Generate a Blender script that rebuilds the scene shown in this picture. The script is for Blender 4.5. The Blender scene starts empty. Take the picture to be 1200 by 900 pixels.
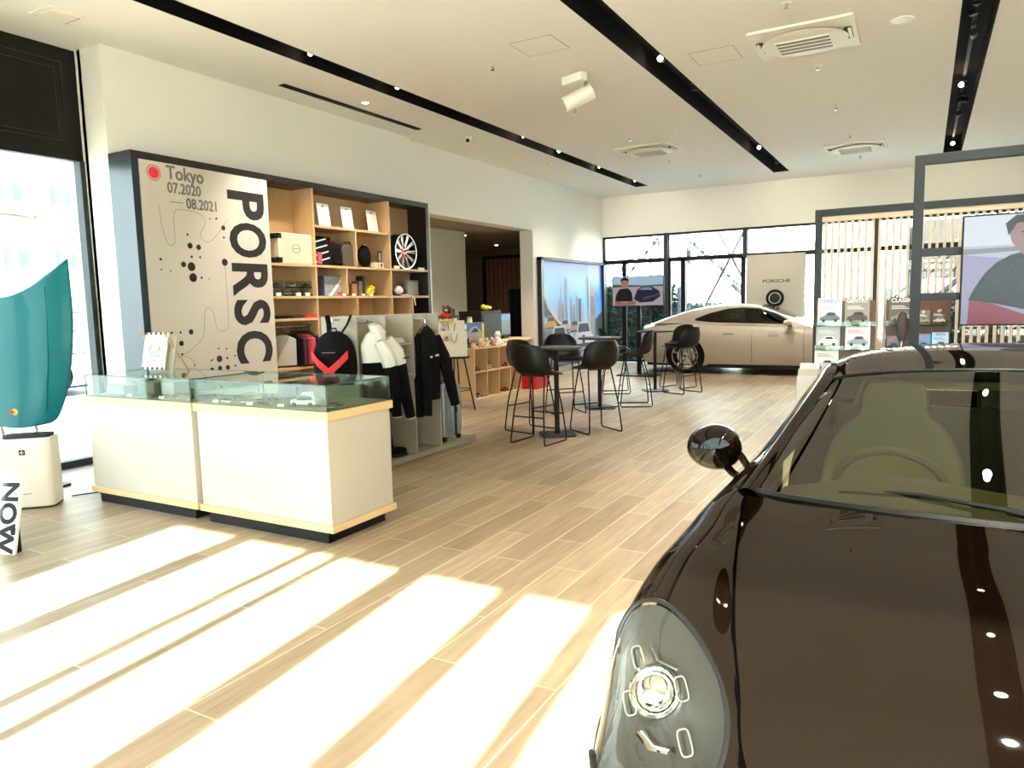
import bpy, bmesh, math, random
import numpy as np
from mathutils import Vector, Matrix
random.seed(7)
SC = bpy.context.scene
COL = SC.collection
PI = math.pi

# ---------------------------------------------------------------- materials
def lin(h):
    h = h.lstrip('#')
    c = [int(h[i:i+2], 16)/255 for i in (0, 2, 4)]
    return tuple(((x+0.055)/1.055)**2.4 if x > 0.04045 else x/12.92 for x in c)+(1.0,)
MATS = {}
def mat(name, col='#808080', rough=0.5, metal=0.0, spec=0.5, coat=0.0, emit=None, es=0.0, noise=0.0, nscale=8.0, bump=0.0, aniso=None):
    if name in MATS: return MATS[name]
    m = bpy.data.materials.new(name); m.use_nodes = True
    nt = m.node_tree; b = nt.nodes['Principled BSDF']
    b.inputs['Base Color'].default_value = lin(col)
    b.inputs['Roughness'].default_value = rough
    b.inputs['Metallic'].default_value = metal
    b.inputs['Specular IOR Level'].default_value = spec
    b.inputs['Coat Weight'].default_value = coat
    b.inputs['Coat Roughness'].default_value = 0.02
    if emit:
        b.inputs['Emission Color'].default_value = lin(emit); b.inputs['Emission Strength'].default_value = es
    if noise > 0 or bump > 0:
        tc = nt.nodes.new('ShaderNodeTexCoord'); n = nt.nodes.new('ShaderNodeTexNoise')
        n.inputs['Scale'].default_value = nscale; n.inputs['Detail'].default_value = 4
        mp = nt.nodes.new('ShaderNodeMapping')
        if aniso: mp.inputs['Scale'].default_value = aniso
        nt.links.new(tc.outputs['Object'], mp.inputs['Vector']); nt.links.new(mp.outputs['Vector'], n.inputs['Vector'])
        if noise > 0:
            mx = nt.nodes.new('ShaderNodeMix'); mx.data_type = 'RGBA'
            c = lin(col)
            mx.inputs[6].default_value = tuple(x*(1-noise) for x in c[:3])+(1,)
            mx.inputs[7].default_value = tuple(min(1, x*(1+noise)) for x in c[:3])+(1,)
            nt.links.new(n.outputs['Fac'], mx.inputs[0]); nt.links.new(mx.outputs[2], b.inputs['Base Color'])
        if bump > 0:
            bp = nt.nodes.new('ShaderNodeBump'); bp.inputs['Strength'].default_value = bump; bp.inputs['Distance'].default_value = 0.01
            nt.links.new(n.outputs['Fac'], bp.inputs['Height']); nt.links.new(bp.outputs['Normal'], b.inputs['Normal'])
    MATS[name] = m
    return m
def glassmat(name, tint='#e8f4ee', refl=1.0, rough=0.0, ior=1.5):
    if name in MATS: return MATS[name]
    m = bpy.data.materials.new(name); m.use_nodes = True; nt = m.node_tree; nt.nodes.clear()
    o = nt.nodes.new('ShaderNodeOutputMaterial'); mx = nt.nodes.new('ShaderNodeMixShader')
    t = nt.nodes.new('ShaderNodeBsdfTransparent'); t.inputs[0].default_value = lin(tint)
    g = nt.nodes.new('ShaderNodeBsdfGlossy'); g.inputs['Roughness'].default_value = rough; g.inputs[0].default_value = (refl, refl, refl, 1)
    f = nt.nodes.new('ShaderNodeFresnel'); ge = nt.nodes.new('ShaderNodeNewGeometry'); mi = nt.nodes.new('ShaderNodeMix')
    mi.inputs[2].default_value = ior; mi.inputs[3].default_value = 1/ior
    nt.links.new(ge.outputs['Backfacing'], mi.inputs[0]); nt.links.new(mi.outputs[0], f.inputs[0])
    nt.links.new(f.outputs[0], mx.inputs[0]); nt.links.new(t.outputs[0], mx.inputs[1]); nt.links.new(g.outputs[0], mx.inputs[2])
    nt.links.new(mx.outputs[0], o.inputs[0]); MATS[name] = m
    return m

# ---------------------------------------------------------------- mesh builder
class MB:
    def __init__(s): s.v = []; s.f = []; s.m = []; s.mats = []; s.sm = []
    def mi(s, m):
        if m not in s.mats: s.mats.append(m)
        return s.mats.index(m)
    def add(s, vs, fs, m, T=None, smooth=False):
        o = len(s.v)
        for p in vs:
            p = Vector(p)
            s.v.append(tuple(T @ p) if T is not None else tuple(p))
        k = s.mi(m)
        for f in fs: s.f.append(tuple(i+o for i in f)); s.m.append(k); s.sm.append(smooth)
        return s
    def box(s, x0, x1, y0, y1, z0, z1, m, T=None):
        vs = [(x, y, z) for z in (z0, z1) for y in (y0, y1) for x in (x0, x1)]
        return s.add(vs, [(0, 2, 3, 1), (4, 5, 7, 6), (0, 1, 5, 4), (2, 6, 7, 3), (0, 4, 6, 2), (1, 3, 7, 5)], m, T)
    def rbox(s, x0, x1, y0, y1, z0, z1, r, m, T=None, n=4, axis='z'):
        # prism with rounded outline (perpendicular to axis)
        if axis == 'z': a0, a1, b0, b1, c0, c1 = x0, x1, y0, y1, z0, z1; F = lambda a, b, c: (a, b, c)
        elif axis == 'x': a0, a1, b0, b1, c0, c1 = y0, y1, z0, z1, x0, x1; F = lambda a, b, c: (c, a, b)
        else: a0, a1, b0, b1, c0, c1 = z0, z1, x0, x1, y0, y1; F = lambda a, b, c: (b, c, a)
        pts = []
        for cx, cy, st in ((a1-r, b1-r, 0), (a0+r, b1-r, 1), (a0+r, b0+r, 2), (a1-r, b0+r, 3)):
            for i in range(n+1):
                t = (st+i/n)*PI/2; pts.append((cx+r*math.cos(t), cy+r*math.sin(t)))
        N = len(pts)
        vs = [F(a, b, c0) for a, b in pts]+[F(a, b, c1) for a, b in pts]
        s.add(vs, [tuple(range(N))[::-1], tuple(range(N, 2*N))], m, T)
        o = len(s.v)-2*N; k = s.mi(m)
        for i in range(N):
            j = (i+1) % N; s.f.append((o+i, o+j, o+N+j, o+N+i)); s.m.append(k); s.sm.append(True)
        return s
    def lathe(s, prof, m, T=None, n=24, cap=True, smooth=True):
        vs = []; fs = []
        for r, z in prof:
            for i in range(n):
                t = 2*PI*i/n; vs.append((r*math.cos(t), r*math.sin(t), z))
        for k in range(len(prof)-1):
            for i in range(n):
                j = (i+1) % n; fs.append((k*n+i, k*n+j, (k+1)*n+j, (k+1)*n+i))
        s.add(vs, fs, m, T, smooth)
        if cap:
            o = len(s.v)-len(vs); k = s.mi(m)
            s.f.append(tuple(o+i for i in range(n))[::-1]); s.m.append(k); s.sm.append(False)
            L = (len(prof)-1)*n
            s.f.append(tuple(o+L+i for i in range(n))); s.m.append(k); s.sm.append(False)
        return s
    def cyl(s, p, q, r, m, r2=None, n=16, T=None):
        p = Vector(p); q = Vector(q); d = q-p; L = d.length
        if L < 1e-6: return s
        M = Matrix.Translation(p) @ d.to_track_quat('Z', 'Y').to_matrix().to_4x4()
        if T is not None: M = T @ M
        return s.lathe([(r, 0), (r if r2 is None else r2, L)], m, M, n)
    def tube(s, path, r, m, n=8, T=None, closed=False, radii=None, flat=1.0):
        P = [Vector(p) for p in path]; N = len(P); vs = []; fs = []
        up = None
        for i, p in enumerate(P):
            if closed: t = P[(i+1) % N]-P[i-1]
            else: t = P[min(i+1, N-1)]-P[max(i-1, 0)]
            t.normalize()
            if up is None:
                up = Vector((0, 0, 1)) if abs(t.z) < .9 else Vector((1, 0, 0))
            a = t.cross(up); a.normalize(); b = a.cross(t); b.normalize(); up = b
            rr = radii[i] if radii else r
            for k in range(n):
                th = 2*PI*k/n; vs.append(tuple(p+a*math.cos(th)*rr+b*math.sin(th)*rr*flat))
        M = N if closed else N-1
        for i in range(M):
            for k in range(n):
                i2 = (i+1) % N; k2 = (k+1) % n
                fs.append((i*n+k, i*n+k2, i2*n+k2, i2*n+k))
        s.add(vs, fs, m, T, True)
        if not closed:
            o = len(s.v)-len(vs); kk = s.mi(m)
            s.f.append(tuple(o+k for k in range(n))[::-1]); s.m.append(kk); s.sm.append(False)
            s.f.append(tuple(o+(N-1)*n+k for k in range(n))); s.m.append(kk); s.sm.append(False)
        return s
    def ball(s, c, rx, ry, rz, m, T=None, n=16, k=10, e=1.0):
        vs = []; fs = []
        def pw(x): return math.copysign(abs(x)**e, x)
        for i in range(k+1):
            ph = -PI/2+PI*i/k
            for j in range(n):
                th = 2*PI*j/n
                vs.append((c[0]+rx*pw(math.cos(ph))*pw(math.cos(th)), c[1]+ry*pw(math.cos(ph))*pw(math.sin(th)), c[2]+rz*pw(math.sin(ph))))
        for i in range(k):
            for j in range(n):
                j2 = (j+1) % n; fs.append((i*n+j, i*n+j2, (i+1)*n+j2, (i+1)*n+j))
        return s.add(vs, fs, m, T, True)
    def prism(s, poly, h0, h1, m, T=None, smooth=False):
        # poly in xy, extruded in z between h0 and h1 (any simple polygon)
        N = len(poly); A = sum(poly[i][0]*poly[(i+1) % N][1]-poly[(i+1) % N][0]*poly[i][1] for i in range(N))
        if A < 0: poly = poly[::-1]
        vs = [(a, b, h0) for a, b in poly]+[(a, b, h1) for a, b in poly]
        fs = [tuple(range(N))[::-1], tuple(range(N, 2*N))]+[(i, (i+1) % N, N+(i+1) % N, N+i) for i in range(N)]
        return s.add(vs, fs, m, T, smooth)
    def grid(s, G, m, T=None, closed=False, smooth=True):
        R = len(G); C = len(G[0]); vs = [p for r in G for p in r]; fs = []
        for i in range(R-1):
            for j in range(C if closed else C-1):
                j2 = (j+1) % C; fs.append((i*C+j, i*C+j2, (i+1)*C+j2, (i+1)*C+j))
        return s.add(vs, fs, m, T, smooth)
    def text(s, txt, size, m, T, depth=0.001, off=0.0, sx=1.0, align='CENTER', shear=0, spacing=1.0):
        cu = bpy.data.curves.new('t', 'FONT'); cu.body = txt; cu.size = size; cu.extrude = depth; cu.offset = off
        cu.align_x = align; cu.align_y = 'CENTER'; cu.resolution_u = 4; cu.shear = shear; cu.space_character = spacing
        ob = bpy.data.objects.new('t', cu); COL.objects.link(ob)
        dg = bpy.context.evaluated_depsgraph_get(); me = ob.evaluated_get(dg).to_mesh()
        vs = [(v.co.x*sx, v.co.y, v.co.z) for v in me.vertices]; fs = [tuple(p.vertices) for p in me.polygons]
        s.add(vs, fs, m, T); ob.evaluated_get(dg).to_mesh_clear()
        bpy.data.objects.remove(ob); bpy.data.curves.remove(cu)
        return s
    def build(s, name, parent=None, bev=0, solid=0, sub=0, loc=None, rz=0, angle=35):
        me = bpy.data.meshes.new(name); me.from_pydata(s.v, [], s.f)
        for m in s.mats: me.materials.append(m)
        me.polygons.foreach_set('material_index', s.m); me.polygons.foreach_set('use_smooth', s.sm)
        me.update()
        if any(s.sm):
            try: me.set_sharp_from_angle(angle=math.radians(angle))
            except Exception: pass
        ob = bpy.data.objects.new(name, me); COL.objects.link(ob)
        if parent: ob.parent = parent
        if loc: ob.location = loc
        if rz: ob.rotation_euler.z = rz
        if solid:
            md = ob.modifiers.new('s', 'SOLIDIFY'); md.thickness = solid; md.offset = 0
        if sub:
            md = ob.modifiers.new('u', 'SUBSURF'); md.levels = sub; md.render_levels = sub
        if bev:
            md = ob.modifiers.new('b', 'BEVEL'); md.width = bev; md.segments = 2; md.limit_method = 'ANGLE'; md.angle_limit = 0.6
        return ob
def tag(o, label=None, cat=None, group=None, kind=None):
    if label: o['label'] = label
    if cat: o['category'] = cat
    if group: o['group'] = group
    if kind: o['kind'] = kind
    return o
def thing(name, loc, label, cat, group=None, rz=0):
    o = bpy.data.objects.new(name, None); COL.objects.link(o); o.location = loc; o.rotation_euler.z = rz
    o.empty_display_size = .1
    return tag(o, label, cat, group)
def kids(o): return [c for c in bpy.data.objects if c.parent == o]
def copy_tree(o, parent=None):
    c = o.copy(); COL.objects.link(c); c.parent = parent
    for ch in kids(o): copy_tree(ch, c)
    return c
def struct(b, name, **k): return tag(b.build(name, **k), kind='structure')
def TR(loc=(0, 0, 0), rx=0, ry=0, rz=0):
    return Matrix.Translation(Vector(loc)) @ Matrix.Rotation(rz, 4, 'Z') @ Matrix.Rotation(ry, 4, 'Y') @ Matrix.Rotation(rx, 4, 'X')
def FR(o, ax, ay):
    # frame: local x along ax, y along ay, z = ax x ay
    ax = Vector(ax).normalized(); ay = Vector(ay).normalized(); az = ax.cross(ay)
    M = Matrix((ax, ay, az)).transposed().to_4x4(); M.translation = Vector(o); return M
def WALLX(o):  # upright graphic on a wall that faces +X: text runs along +Y
    return FR(o, (0, 1, 0), (0, 0, 1))
def WALLY(o):  # upright graphic facing -Y: text runs along +X
    return FR(o, (1, 0, 0), (0, 0, 1))

# ---------------------------------------------------------------- common materials
M_white = mat('white_paint', '#eae6dc', .6)
M_wall = mat('wall_paint', '#e6e2d8', .8, spec=.3)
M_ceil = mat('ceiling_paint', '#eae6de', .85, spec=.2)
M_black = mat('black_metal', '#0c0a08', .45, spec=.3)
M_slot = mat('slot_black', '#0a0806', .8, spec=.2)
M_grey = mat('grey_frame', '#33383a', .5, spec=.3)
M_wood = mat('oak_veneer', '#c09a6c', .45, noise=.10, nscale=3, aniso=(6, 6, .6))
M_wood2 = mat('pale_wood', '#dcb88a', .5, noise=.08, nscale=3, aniso=(6, 6, .6))
M_slat = mat('slat_wood', '#c2aa8e', .5, noise=.08, nscale=4, aniso=(6, 6, .5))
M_dwood = mat('dark_wood', '#5a3c28', .5, noise=.15, nscale=5)
M_steel = mat('steel', '#b8b8b4', .25, 1.0)
M_chrome = mat('chrome', '#e8e8e6', .06, 1.0)
M_rub = mat('rubber', '#0c0b0b', .8, spec=.2)
M_blk = mat('black_plastic', '#0d0c0b', .55, spec=.3)
M_dgrey = mat('dark_grey_plastic', '#282827', .5, spec=.3)
M_lam = mat('lamp_lens', '#fff2d8', .4, emit='#ffe4bc', es=12)
M_paper = mat('paper_white', '#efebe2', .6)
M_red = mat('red_cloth', '#c8202a', .7)
M_yel = mat('yellow_plush', '#e3c321', .8)
M_clth = mat('black_cloth', '#0f0d0e', .9, spec=.15, bump=.3, nscale=30)
M_grcl = mat('grey_cloth', '#b3aca2', .85, bump=.3, nscale=30)
M_whcl = mat('white_cloth', '#dcd8d0', .85)
M_glass = glassmat('pane_glass', '#eef6f4')
M_cglass = glassmat('case_glass', '#e9f3ec', ior=1.35)
M_gedge = mat('glass_edge', '#2b4a40', .2)
# ================================================================ ROOM
ZC = 4.05; XW = -6.88; XB = -7.0; YF = 17.0; XG = -7.32; YN = -2.0; XR = 7.5
# floor material: long planks along Y
def floor_mat():
    m = bpy.data.materials.new('plank_tile'); m.use_nodes = True; nt = m.node_tree; b = nt.nodes['Principled BSDF']
    tc = nt.nodes.new('ShaderNodeTexCoord'); mp = nt.nodes.new('ShaderNodeMapping'); mp.inputs['Rotation'].default_value = (0, 0, PI/2)
    br = nt.nodes.new('ShaderNodeTexBrick'); br.offset = .37; br.offset_frequency = 2; br.squash = 1
    br.inputs['Scale'].default_value = 1; br.inputs['Mortar Size'].default_value = .0035; br.inputs['Brick Width'].default_value = 1.2
    br.inputs['Row Height'].default_value = .2; br.inputs['Bias'].default_value = 0
    br.inputs['Color1'].default_value = lin('#a89478'); br.inputs['Color2'].default_value = lin('#927e66'); br.inputs['Mortar'].default_value = lin('#cdbb9e')
    nt.links.new(tc.outputs['Object'], mp.inputs['Vector']); nt.links.new(mp.outputs['Vector'], br.inputs['Vector'])
    n = nt.nodes.new('ShaderNodeTexNoise'); n.inputs['Scale'].default_value = 3; n.inputs['Detail'].default_value = 5
    m2 = nt.nodes.new('ShaderNodeMapping'); m2.inputs['Scale'].default_value = (9, .7, 1)
    nt.links.new(tc.outputs['Object'], m2.inputs['Vector']); nt.links.new(m2.outputs['Vector'], n.inputs['Vector'])
    mx = nt.nodes.new('ShaderNodeMix'); mx.data_type = 'RGBA'; mx.blend_type = 'OVERLAY'; mx.inputs[0].default_value = .42
    nt.links.new(br.outputs['Color'], mx.inputs[6]); nt.links.new(n.outputs['Fac'], mx.inputs[7]); nt.links.new(mx.outputs[2], b.inputs['Base Color'])
    b.inputs['Roughness'].default_value = .42; b.inputs['Specular IOR Level'].default_value = .22
    return m
M_floor = floor_mat()
struct(MB().box(-12, XR, YN-.2, YF+.1, -.12, 0, M_floor), 'floor')
# ceiling with recessed light slots
SLOTS = [(-5.72, -5.44), (-2.77, -2.47), (.2, .49), (3.15, 3.44)]
cb = MB(); xs = -7.7
for a, c in SLOTS: cb.box(xs, a, YN-.2, YF, ZC, ZC+.35, M_ceil); cb.box(a, c, 15.9, YF, ZC, ZC+.35, M_ceil); xs = c
cb.box(xs, XR, YN-.2, YF, ZC, ZC+.35, M_ceil)
struct(cb, 'ceiling')
for i, (a, c) in enumerate(SLOTS):
    t = MB(); t.box(a, c, YN, 15.9, ZC+.22, ZC+.26, M_slot); t.box(a, a+.012, YN, 15.9, ZC-.004, ZC+.22, M_slot); t.box(c-.012, c, YN, 15.9, ZC-.004, ZC+.22, M_slot)
    t.box(a, c, 15.88, 15.9, ZC, ZC+.22, M_slot)
    t.box((a+c)/2-.018, (a+c)/2+.018, YN, 15.8, ZC+.19, ZC+.22, M_dgrey)
    struct(t, 'trim_%d' % (i+1))
t = MB().box(-6.50, -6.40, 6.2, 8.8, ZC-.006, ZC+.02, M_slot); t.box(-6.46, -6.44, 6.2, 8.8, ZC-.009, ZC-.005, M_blk)
struct(t, 'trim_5')
# left wall, first part, with pillar, and second part with opening
wl = MB(); wl.box(-7.25, XW, 4.35, 9.15, 0, ZC, M_wall); wl.box(-7.55, -7.2, 4.35, 4.75, 0, ZC, M_white)
wl.box(-7.3, XB, 9.15, 9.75, 0, ZC, M_wall); wl.box(-7.3, XB, 13.3, YF, 0, ZC, M_wall); wl.box(-7.3, XB, 9.75, 13.3, 2.99, ZC, M_wall)
struct(wl, 'wall_left')
# room beyond the opening
M_lob = mat('lobby_wall', '#b9b29c', .8); M_lobd = mat('lobby_dark', '#6e5e44', .8); M_slatd = mat('walnut_slats', '#7a4c30', .6)
ln = MB(); ln.box(-12, -7.3, 9.0, 17.2, 2.99, 3.1, mat('lobby_ceiling', '#9a8a70', .8)); struct(ln, 'trim_6')
ln = MB(); ln.box(-8.35, -8.2, 9.6, 12.62, 0, 2.99, M_lob); ln.box(-12, -7.3, 9.5, 9.62, 0, 2.99, M_lob); struct(ln, 'wall_lobby_near')
ln = MB(); ln.box(-12, -7.3, 17.0, 17.15, 0, 2.99, M_lobd); ln.box(-11.2, -11.05, 9.6, 17, 0, 2.99, M_lobd)
for k in range(9): ln.box(-10.36+k*.14, -10.28+k*.14, 16.94, 17.0, 0, 2.72, M_slatd)
ln.box(-10.45, -10.37, 16.9, 17.0, 0, 2.8, M_blk).box(-10.45, -9.1, 16.9, 17.0, 2.72, 2.8, M_blk).box(-9.62, -9.1, 16.88, 17.0, 0, 1.9, M_blk)
struct(ln, 'wall_lobby_back')
ld = MB().box(-8.0, -7.02, 11.25, 13.28, .78, .83, M_wood2); ld.box(-7.9, -7.1, 11.3, 13.2, 0, .78, M_lob)
tag(ld.build('reception_counter', bev=.004), 'low pale wooden counter inside the wall opening under the black box', 'counter')
# far wall: solid band over windows
wf = MB(); wf.box(-7.3, XR, YF, YF+.2, 3.09, ZC, M_wall); wf.box(2.9, XR, YF, YF+.2, 0, 3.09, M_wall)
struct(wf, 'wall_far')
def frame_window(n, x0, x1, z0, z1, y=YF+.03, w=.05):
    f = MB(); f.box(x0, x1, y, y+.1, z0, z0+w, M_black); f.box(x0, x1, y, y+.1, z1-w, z1, M_black)
    f.box(x0, x0+w, y, y+.1, z0, z1, M_black); f.box(x1-w, x1, y, y+.1, z0, z1, M_black)
    o = struct(f, 'window_%d' % n)
    MB().box(x0+w, x1-w, y+.045, y+.055, z0+w, z1-w, M_glass).build('pane', parent=o)
wn = 1
for a, c in ((-6.99, -5.36), (-5.36, -3.55), (-3.55, -.9), (-.9, 1.2), (1.2, 2.9)):
    frame_window(wn, a, c, 2.47, 3.09); wn += 1
for a, c in ((-6.99, -6.45), (-6.45, -5.33), (-5.33, -4.98), (-4.98, -3.6), (-3.6, -2.33), (-2.33, -.9), (-.9, 1.2), (1.2, 2.9)):
    frame_window(wn, a, c, .02, 2.47); wn += 1
t = MB(); t.box(-5.43, -5.33, YF-.04, YF+.14, 0, 3.09, M_grey); t.box(-3.61, -3.51, YF-.04, YF+.14, 2.45, 3.09, M_grey); t.box(-.95, -.85, YF-.04, YF+.14, 0, 3.09, M_grey)
struct(t, 'trim_7')
# left glazing with dark header panel
g = MB()
g.box(XG-.05, XG+.03, YN, 4.36, 3.06, ZC, M_black)
for k, w in enumerate((.08, .15)):
    for y0, y1 in ((.3, 4.28), (-2, .2)):
        g.box(XG+.03, XG+.036, y0+w, y1-w, 3.12+w*.6, 3.128+w*.6, M_dgrey); g.box(XG+.03, XG+.036, y0+w, y1-w, 3.99-w, 4.0-w, M_dgrey)
        g.box(XG+.03, XG+.036, y1-w, y1-w+.01, 3.12+w*.6, 4.0-w, M_dgrey); g.box(XG+.03, XG+.036, y0+w-.01, y0+w, 3.12+w*.6, 4.0-w, M_dgrey)
struct(g, 'trim_8')
def side_window(n, y0, y1):
    f = MB(); w = .06
    f.box(XG-.06, XG+.05, y0, y1, 0, .07, M_grey); f.box(XG-.06, XG+.03, y0, y1, 3.0, 3.06, M_black)
    f.box(XG-.06, XG+.05, y1-w, y1, .07, 3.0, M_grey); f.box(XG-.06, XG+.05, y0, y0+w, .07, 3.0, M_grey)
    o = struct(f, 'window_%d' % n); MB().box(XG-.02, XG-.01, y0+w, y1-w, .07, 3.0, M_glass).build('pane', parent=o)
side_window(20, 1.7, 4.36); side_window(21, -2.0, 1.7)
# front facade behind the camera (glass front that lets the low sun in)
wb = MB(); wb.box(-7.4, XR, YN-.2, YN, 3.05, ZC+.35, M_wall); wb.box(-7.4, -4.72, YN-.2, YN, 0, 3.05, M_wall); wb.box(-4.60, -3.98, YN-.2, YN, 0, 3.05, M_wall)
wb.box(6.0, XR, YN-.2, YN, 0, 3.05, M_wall)
struct(wb, 'wall_front')
bars = [(-3.31, .16), (-2.70, .07), (-2.47, .07), (-1.90, .20), (-1.24, .15), (-.74, .13), (1.1, .16), (2.6, .16), (4.2, .16)]  # the widest bar is added to cast a broad shadow on the floor
px = -3.98; n = 30
fb = MB(); fb.box(-3.98, 6.0, YN-.12, YN-.04, 0, .08, M_black)
for x, w in bars: fb.box(x-w/2, x+w/2, YN-.14, YN-.02, 0, 3.05, M_black)
fb.box(-3.98, 6, YN-.12, YN-.04, 2.98, 3.05, M_black)
o = struct(fb, 'window_30')
MB().box(-3.98, 6, YN-.085, YN-.075, .08, 2.98, M_glass).build('pane', parent=o)
MB().box(-4.72, -4.60, YN-.085, YN-.075, 0, 3.05, M_glass).build('pane', parent=o)
struct(MB().box(XR, XR+.2, YN-.2, YF+.2, 0, ZC+.3, M_wall), 'wall_right')
# wall beside the lobby, closes gap behind the partition
struct(MB().box(-7.3, -7.0, YF, YF+.2, 0, 4.4, M_wall), 'wall_corner')

# ---------------------------------------------------------------- outdoors
M_pave = mat('paving', '#cfcac0', .9, noise=.06, nscale=2)
M_bw = mat('render_wall', '#d9d5ca', .9); M_bwin = mat('blue_window', '#5c7484', .3, spec=.2)
M_asph = mat('asphalt', '#9a9894', .9, noise=.05)
struct(MB().box(-60, -12, -30, 60, -.2, -.06, M_asph).box(-12, XG-.07, -30, 60, -.16, -.03, M_pave).box(XG-.07, 40, YF+.25, 60, -.16, -.03, M_pave).box(XG-.07, 40, -40, YN-.22, -.16, -.03, M_pave), 'ground')
b = thing('building', (-38, 30, 0), 'large pale building seen through the left glazing across the street', 'building')
w = MB(); w.box(-6, 0, -45, 18, 0, 22, M_bw)
for z in (5.6, 11.4): w.box(-.05, .12, -45, 18, z, z+.18, M_white)
w.build('wall', parent=b)
for r, (z0, z1) in enumerate(((3.9, 4.7), (7.0, 7.9))):
    for k in range(17):
        y = -26+k*2.4; q = MB(); q.box(.0, .08, y, y+1.3, z0, z1, M_bwin); q.box(.0, .12, y+.62, y+.68, z0, z1, M_white); q.box(0, .10, y-.08, y, z0, z1, M_white)
        q.build('window', parent=b)
M_lp = mat('lamp_pole', '#8a8880', .6)
b = thing('street_lamp', (-13.9, 7.36, -.06), 'white street lamp with a shallow dome head outside the left glazing', 'street lamp')
MB().cyl((0, 0, 0), (0, 0, 3.38), .05, M_lp).build('pole', parent=b)
MB().cyl((0, 0, 3.28), (0, -.85, 3.33), .03, M_lp).build('arm', parent=b)
MB().lathe([(.05, .16), (.25, .14), (.5, .05), (.55, 0), (.5, -.02), (.05, -.03)], mat('lamp_dome', '#b5b2a8', .5), TR((0, -.42, 3.36))).build('lamp_head', parent=b)
fz = thing('fence', (-20, 6, -.06), 'thin metal railing fence beyond the parked car outside', 'fence')
q = MB()
for z in (1.1, 1.6, .5): q.box(-.02, .02, -6, 14, z, z+.04, M_grey)
q.build('rail', parent=fz)
for k in range(11): MB().box(-.04, .04, -6+k*2, -5.92+k*2, 0, 1.9, M_grey).build('post', parent=fz)
# far side: neighbour building, stairs, hedge
b = thing('building', (-3, 30, 0), 'white neighbouring building beyond the far windows', 'building')
MB().box(-14, 16, 0, 6, 0, 12, mat('white_siding', '#e9e7e2', .9)).build('wall', parent=b)
for x, z in ((-3.2, 1.2), (-.2, 1.2), (3.0, 3.3), (5.6, 3.3), (3.0, 1.0), (5.6, 1.0)):
    q = MB(); q.box(x, x+1.9, -.06, .02, z, z+1.3, M_bwin); q.box(x+.92, x+.98, -.1, 0, z, z+1.3, M_white); q.build('window', parent=b)
M_stair = mat('stair_steel', '#4a4d4e', .7, spec=.2)
def fire_stair(x0, y0, flip, lab, grp=None, h=2.6, base=.4):
    s = thing('steel_staircase', (x0, y0, -.03), lab, 'staircase')
    q = MB()
    for y in (0, 1.0):
        q.tube([(0, y, base), (flip*3.2, y, base+h)], .07, M_stair, 6)
    q.build('stringer', parent=s)
    q = MB()
    for k in range(12): q.box(*sorted((flip*(.1+k*.26), flip*(.36+k*.26))), 0, 1.0, base+.1+k*h/12.0, base+.13+k*h/12.0, M_stair)
    q.build('tread', parent=s)
    q = MB()
    for y in (0, 1.0):
        q.tube([(0, y, base+.95), (flip*3.2, y, base+h+.95)], .025, M_stair, 6)
        for k in range(9): q.cyl((flip*k*.4, y, base+k*h/8), (flip*k*.4, y, base+.95+k*h/8), .015, M_stair, n=6)
    q.build('handrail', parent=s)
    q = MB()
    for x in (0, flip*3.2):
        for y in (0, 1.0): q.box(x-.06, x+.06, y-.06, y+.06, 0, base+(h if x else 0)+1.3, M_stair)
    q.build('post', parent=s)
    return s
fire_stair(-3.2, 21.5, -1, 'grey steel stair rising outside the middle far windows', h=3.0)
fire_stair(-11.5, 24.5, 1, 'grey steel stair with handrail outside the leftmost far windows', h=3.4)
fire_stair(-.8, 20.5, 1, 'steel escape stair seen between the wooden slats', h=3.2)
for i, (x0, x1, z1) in enumerate(((-6.0, -3.4, 5), (-3.2, -5.8, 5))):
    o = MB().tube([(x0, 20.3-.15*i, 0), (x1, 20.3-.15*i, z1)], .035, M_dgrey, 6).build('brace_rod')
    tag(o, 'dark diagonal brace rod outside, leaning %s' % ('right' if x1 > x0 else 'left'), 'rod')
o = MB().box(-.4, -.25, 19.4, 19.55, 0, 4.4, M_grey).build('steel_column'); tag(o, 'slim grey steel column standing outside behind the slats', 'column')
# block wall seen through slats
q = MB().box(-.3, 3.2, 21.9, 22.1, 0, 3.4, mat('dark_cladding', '#24221f', .9)); q.box(-.3, 3.2, 21.85, 21.92, .5, .9, M_bw); q.box(-.3, 3.2, 21.85, 21.92, 1.5, 1.9, M_bw); q.box(-.3, 3.2, 21.85, 21.92, 2.5, 2.8, M_bw)
tag(q.build('louvred_screen'), 'dark louvred screen outside, behind the stair and slats', 'screen')
# hedge
def leaves(name, cx, cy, cz, rx, ry, rz, n, m, s=.06):
    q = MB()
    for k in range(n):
        p = Vector((cx+random.uniform(-rx, rx), cy+random.uniform(-ry, ry), cz+random.uniform(-rz, rz)))
        a = Vector((random.gauss(0, 1), random.gauss(0, 1), random.gauss(0, 1))).normalized(); c = a.orthogonal().normalized()*s*.5; a = a*s
        q.add([p-a, p+c, p+a, p-c], [(0, 1, 2, 3)], m)
    return q
M_leaf = mat('leaf_green', '#1d3524', .6, spec=.2, noise=.5, nscale=5); M_leaf2 = mat('leaf_pale', '#5a6352', .6, spec=.2)
hd = thing('hedge', (0, 0, 0), 'tall bushy hedge close outside the leftmost far windows', 'hedge')
leaves('f', -6.95, 18.6, .95, 1.25, .45, .95, 9500, M_leaf, .085).build('foliage', parent=hd)
q = MB()
for k in range(9): q.cyl((-8+k*.26, 18.6, 0), (-8+k*.26+random.uniform(-.1, .1), 18.6, 1.6), .02, M_dwood, n=6)
q.build('stem', parent=hd)
hd = thing('shrub', (0, 0, 0), 'low green shrub outside, right of centre below the wall television', 'shrub')
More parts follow.
